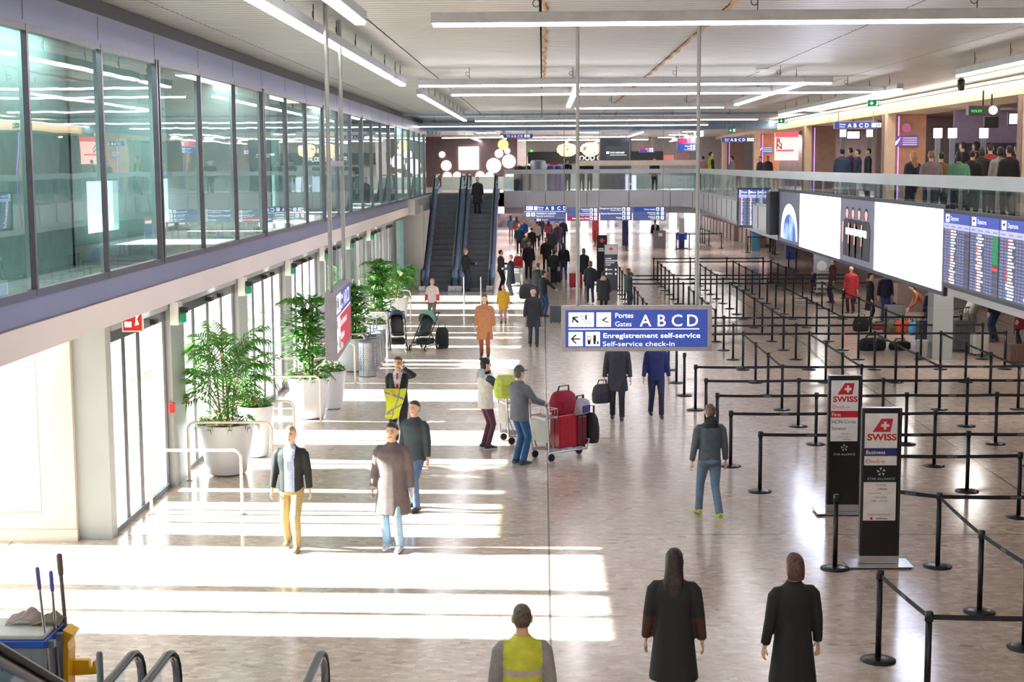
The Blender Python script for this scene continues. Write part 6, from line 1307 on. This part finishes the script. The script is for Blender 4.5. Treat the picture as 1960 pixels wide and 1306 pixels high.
# dark screen tower
p0 = atY(1148, 330, 82); p1 = atY(1208.5, 236, 82)
t = thing('screen_tower', 'black screen tower with a small white title on the far gallery', 'screen', ((p0.x+p1.x)/2, 82, ZU)); w_ = p1.x-p0.x
MB().box(-w_/2, w_/2, 0, .6, 0, 6.95-ZU).build('tower', mat('tower_dark', S(36, 40, 52), .3), t, bev=.01)
MB().box(-w_/2+.35, w_/2-.04, -.01, 0, .7, 2.35).build('glass_screen', mat('tower_screen', S(44, 54, 58), .15), t)
MB().text('TAX REFUND', .13, -.3, 1.95, -.012, .01).box(-.5, -.35, -.012, -.01, 1.94, 2.06).box(-.3, .6, -.012, -.01, 1.86, 1.88).build('lettering', M['txt'], t)
t = thing('shop_sign_band', 'black sign band reading FOOD COURT on the far gallery', 'sign', (atY(1110, 300, 103.9).x, 103.9, ZU)); w_ = 8.5
MB().box(-3.6, 5.8, 0, .3, 1.45, 2.25).build('band', M['black'], t); MB().text('FOOD COURT', .46, -.28, 1.66, -.01, .02).build('lettering', M['txt'], t)
MB().text('ARTS • CRAFT', .34, 3.2, 1.70, -.01, .02).build('small_lettering', M['txt'], t) if 0 else None
for i, (px, py) in enumerate(((1085, 287), (1130, 286))):
    p = atY(px, py, 90); t = thing('flower_lamp', ['left large amber glowing flower lamp on the far gallery', 'right large amber glowing flower lamp on the far gallery'][i], 'lamp', (p.x, 90, p.z))
    sh_ = MB(); random.seed(31+i)
    for k_ in range(70):
        a = random.uniform(0, 2*PI); zz = random.uniform(-1, 1); q = math.sqrt(1-zz*zz); n_ = Vector((q*math.cos(a), q*math.sin(a), zz)); u = n_.orthogonal().normalized(); v = n_.cross(u); c = Vector((n_.x*.55, n_.y*.55, n_.z*.34)); r = .16
        sh_.add([c+u*r*math.cos(b_*PI/3)+v*r*math.sin(b_*PI/3)+n_*(.05 if b_ % 2 else 0) for b_ in range(6)], [tuple(range(6))])
    sh_.build('shade', mat('amber_petals', S(250, 205, 165), .5, emit=.8), t); MB().tube([(0, 0, .2), (0, 0, 7.1-p.z)], .01, 5).build('cord', M['black'], t)
p = atY(1017.5, 293, 104.08); t = thing('pharmacy_cross', 'small green glowing pharmacy cross on the far gallery', 'sign', (p.x, 104.08, p.z))
MB().box(-.07, .07, 0, .1, -.2, .2).box(-.2, .2, 0, .1, -.07, .07).build('cross', mat('cross_green', S(90, 215, 60), .5, emit=1.5), t)
prismY = lambda nm, label, cat, x0, y0, x1, y1, Y, col, d=.2: tag(MB().box(atY(x0, y0, Y).x, atY(x1, y0, Y).x, Y, Y+d, atY(x0, y1, Y).z, atY(x0, y0, Y).z).build(nm, col, bev=.01), label, cat)
prismY('red_box', 'red first aid box on the white wall of the far gallery', 'box', 1053, 305, 1067, 317, 104, mat('box_red', S(205, 50, 50), .5))
for i, (px, yy, r, c) in enumerate(((993, 80, .27, M['black']), (1009, 80, .27, M['black']), (1030, 80, .42, M['greyp']), (1056, 80, .27, mat('bin_blue', S(60, 66, 130), .5)), (1071, 80, .26, mat('bin_blue2', S(70, 76, 140), .5)))):
    p = atY(px, 350, yy); tag(MB().lathe([(0, 0), (r, 0), (r, 1.15 if i != 2 else 1.5), (r*.8, 1.3 if i != 2 else 1.6), (0, 1.35 if i != 2 else 1.62)], 22, (p.x, yy, ZU)).build('gallery_bin', c, smooth=True), '%s round bin behind the far gallery rail, %s from the left' % (['black', 'black', 'tall steel grey', 'blue', 'pale blue'][i], ORD[i]), 'bin', 'round bins behind the far rail')
for i, (x0, x1, y0, y1, c) in enumerate(((1110, 1147, 299, 309, 1.2), (1210, 1244, 297, 307, .9), (1262, 1290, 297, 307, .8), (1004, 1044, 300, 322, .5), (1296, 1320, 292, 310, .7))):
    prismY('lit_shop', 'lit shop front on the far gallery, %s from the left' % ORD[(2, 3, 4, 0, 1)[i] if i < 5 else i], 'panel', x0, y0, x1, y1, 104, mat('shopfront_%d' % i, [S(210, 225, 240), S(150, 190, 235), S(190, 110, 100), S(235, 225, 220), S(120, 90, 90)][i], .5, emit=c))
# ================================================================= GALLERY (right) DETAILS
p0 = atY(1483, 307, 80); p1 = atY(1529, 250, 80)
t = thing('advert_screen', 'bright salmon pink advertising screen between the gallery portals', 'screen', ((p0.x+p1.x)/2, 80, p0.z)); w_, h_ = p1.x-p0.x, p1.z-p0.z
MB().box(-w_/2, w_/2, 0, .15, 0, h_).build('panel', mat('salmon', S(250, 176, 166), .5, emit=1.5), t)
MB().box(-w_/2, w_/2, -.01, 0, h_*.78, h_).build('top_band', mat('salmon_red', S(235, 84, 96), .5, emit=1.0), t); MB().box(-w_*.45, w_*.3, -.01, 0, h_*.3, h_*.36).build('bar', mat('salmon_red', (0, 0, 0)), t); MB().text('R', .42, -w_*.46, h_*.56, -.02, .02).text('N', .42, -w_*.46, h_*.38, -.02, .02).build('lettering', mat('dark_red_ink', S(150, 30, 40), .6), t)
for i, (x0, y0, x1, y1, Y) in enumerate(((1620, 250, 1647, 267, 56), (1929, 215, 1968, 240, 38))):
    a, b_ = atY(x0, y1, Y), atY(x1, y0, Y); t = thing('monitor', ['white hanging monitor behind the second portal', 'white hanging monitor at the right edge of the gallery'][i], 'monitor', ((a.x+b_.x)/2, Y, a.z)); w_, h_ = b_.x-a.x, b_.z-a.z
    MB().box(-w_/2, w_/2, 0, .08, 0, h_).build('housing', M['black'], t, bev=.01); MB().box(-w_/2+.03, w_/2-.03, -.004, 0, .03, h_-.03).build('display', mat('monitor_pale', S(215, 220, 240), .5, emit=1.0), t); MB().tube([(0, .04, h_), (0, .04, 7.0-a.z)], .02, 6).build('mount', M['black'], t)
a, b_ = atY(1884, 245, 38), atY(1912, 223, 38); t = thing('monitor', 'black tilted monitor under the clock on the gallery', 'monitor', ((a.x+b_.x)/2, 38, a.z)); w_, h_ = b_.x-a.x, b_.z-a.z
MB().box(-w_/2, w_/2, 0, .08, 0, h_).build('housing', M['black'], t, bev=.01); MB().tube([(0, .04, h_), (0, .04, 7.0-a.z)], .02, 6).build('mount', M['black'], t)
a, b_ = atY(1854, 221, 36), atY(1914, 202, 36); t = thing('clock_sign', 'dark sign with green lettering and a white round clock on the gallery', 'clock', ((a.x+b_.x)/2, 36, a.z)); w_, h_ = b_.x-a.x, b_.z-a.z
MB().box(-w_/2, w_/2, 0, .25, 0, h_).build('housing', mat('clock_box', S(66, 62, 68), .4), t, bev=.01); MB().tube([(0, .12, h_), (0, .12, 7.0-a.z)], .02, 6).build('mount', M['black'], t); MB().text('ROLEX', h_*.36, -w_*.42, h_*.33, -.004, .02).build('lettering', M['rolgreen'], t)
MB().lathe([(0, 0), (h_*.44, 0), (h_*.44, .02), (0, .02)], 28).xf(Matrix.Translation((w_*.28, 0, h_*.52)) @ Matrix.Rotation(PI/2, 4, 'X')).build('clock_face', mat('clock_glow', (1, 1, 1), .5, emit=2.2), t)
for i, px in enumerate((1796, 1824, 1884, 1665, 1614)):
    a = atY(px, 256, 60 if i > 2 else 44); t = thing('booth_lamp', 'small square white lamp on a gallery booth post, %s of five' % ORD[i], 'lamp', (a.x, a.y, ZU))
    MB().box(-.07, .07, 0, .1, 0, a.z-ZU-.12).build('post', M['greyp'], t); MB().box(-.11, .11, -.02, .12, a.z-ZU-.12, a.z-ZU+.16).build('lamp_box', mat('booth_lamp', S(250, 255, 250), .5, emit=2.5), t)
struct(MB().box(12.85, 19.5, 47, 47.1, ZU, 5.9).build('wall_booths', mat('booth_glass', S(70, 72, 84), .15, noise=.1)))
struct(MB().box(12.85, 19.5, 47.2, 47.3, 5.9, 6.9).build('wall_booth_head', mat('booth_head', S(178, 160, 188), .6)))
for i in range(14):
    y = 30+1.9*i; post(10.6, y, 'belt stanchion in the gallery queue, %s from the right' % ORD[i], 'gallery queue stanchions').location.z = ZU
    if i: belt(POST[-1][2], (10.6, y), (10.6, y-1.9))
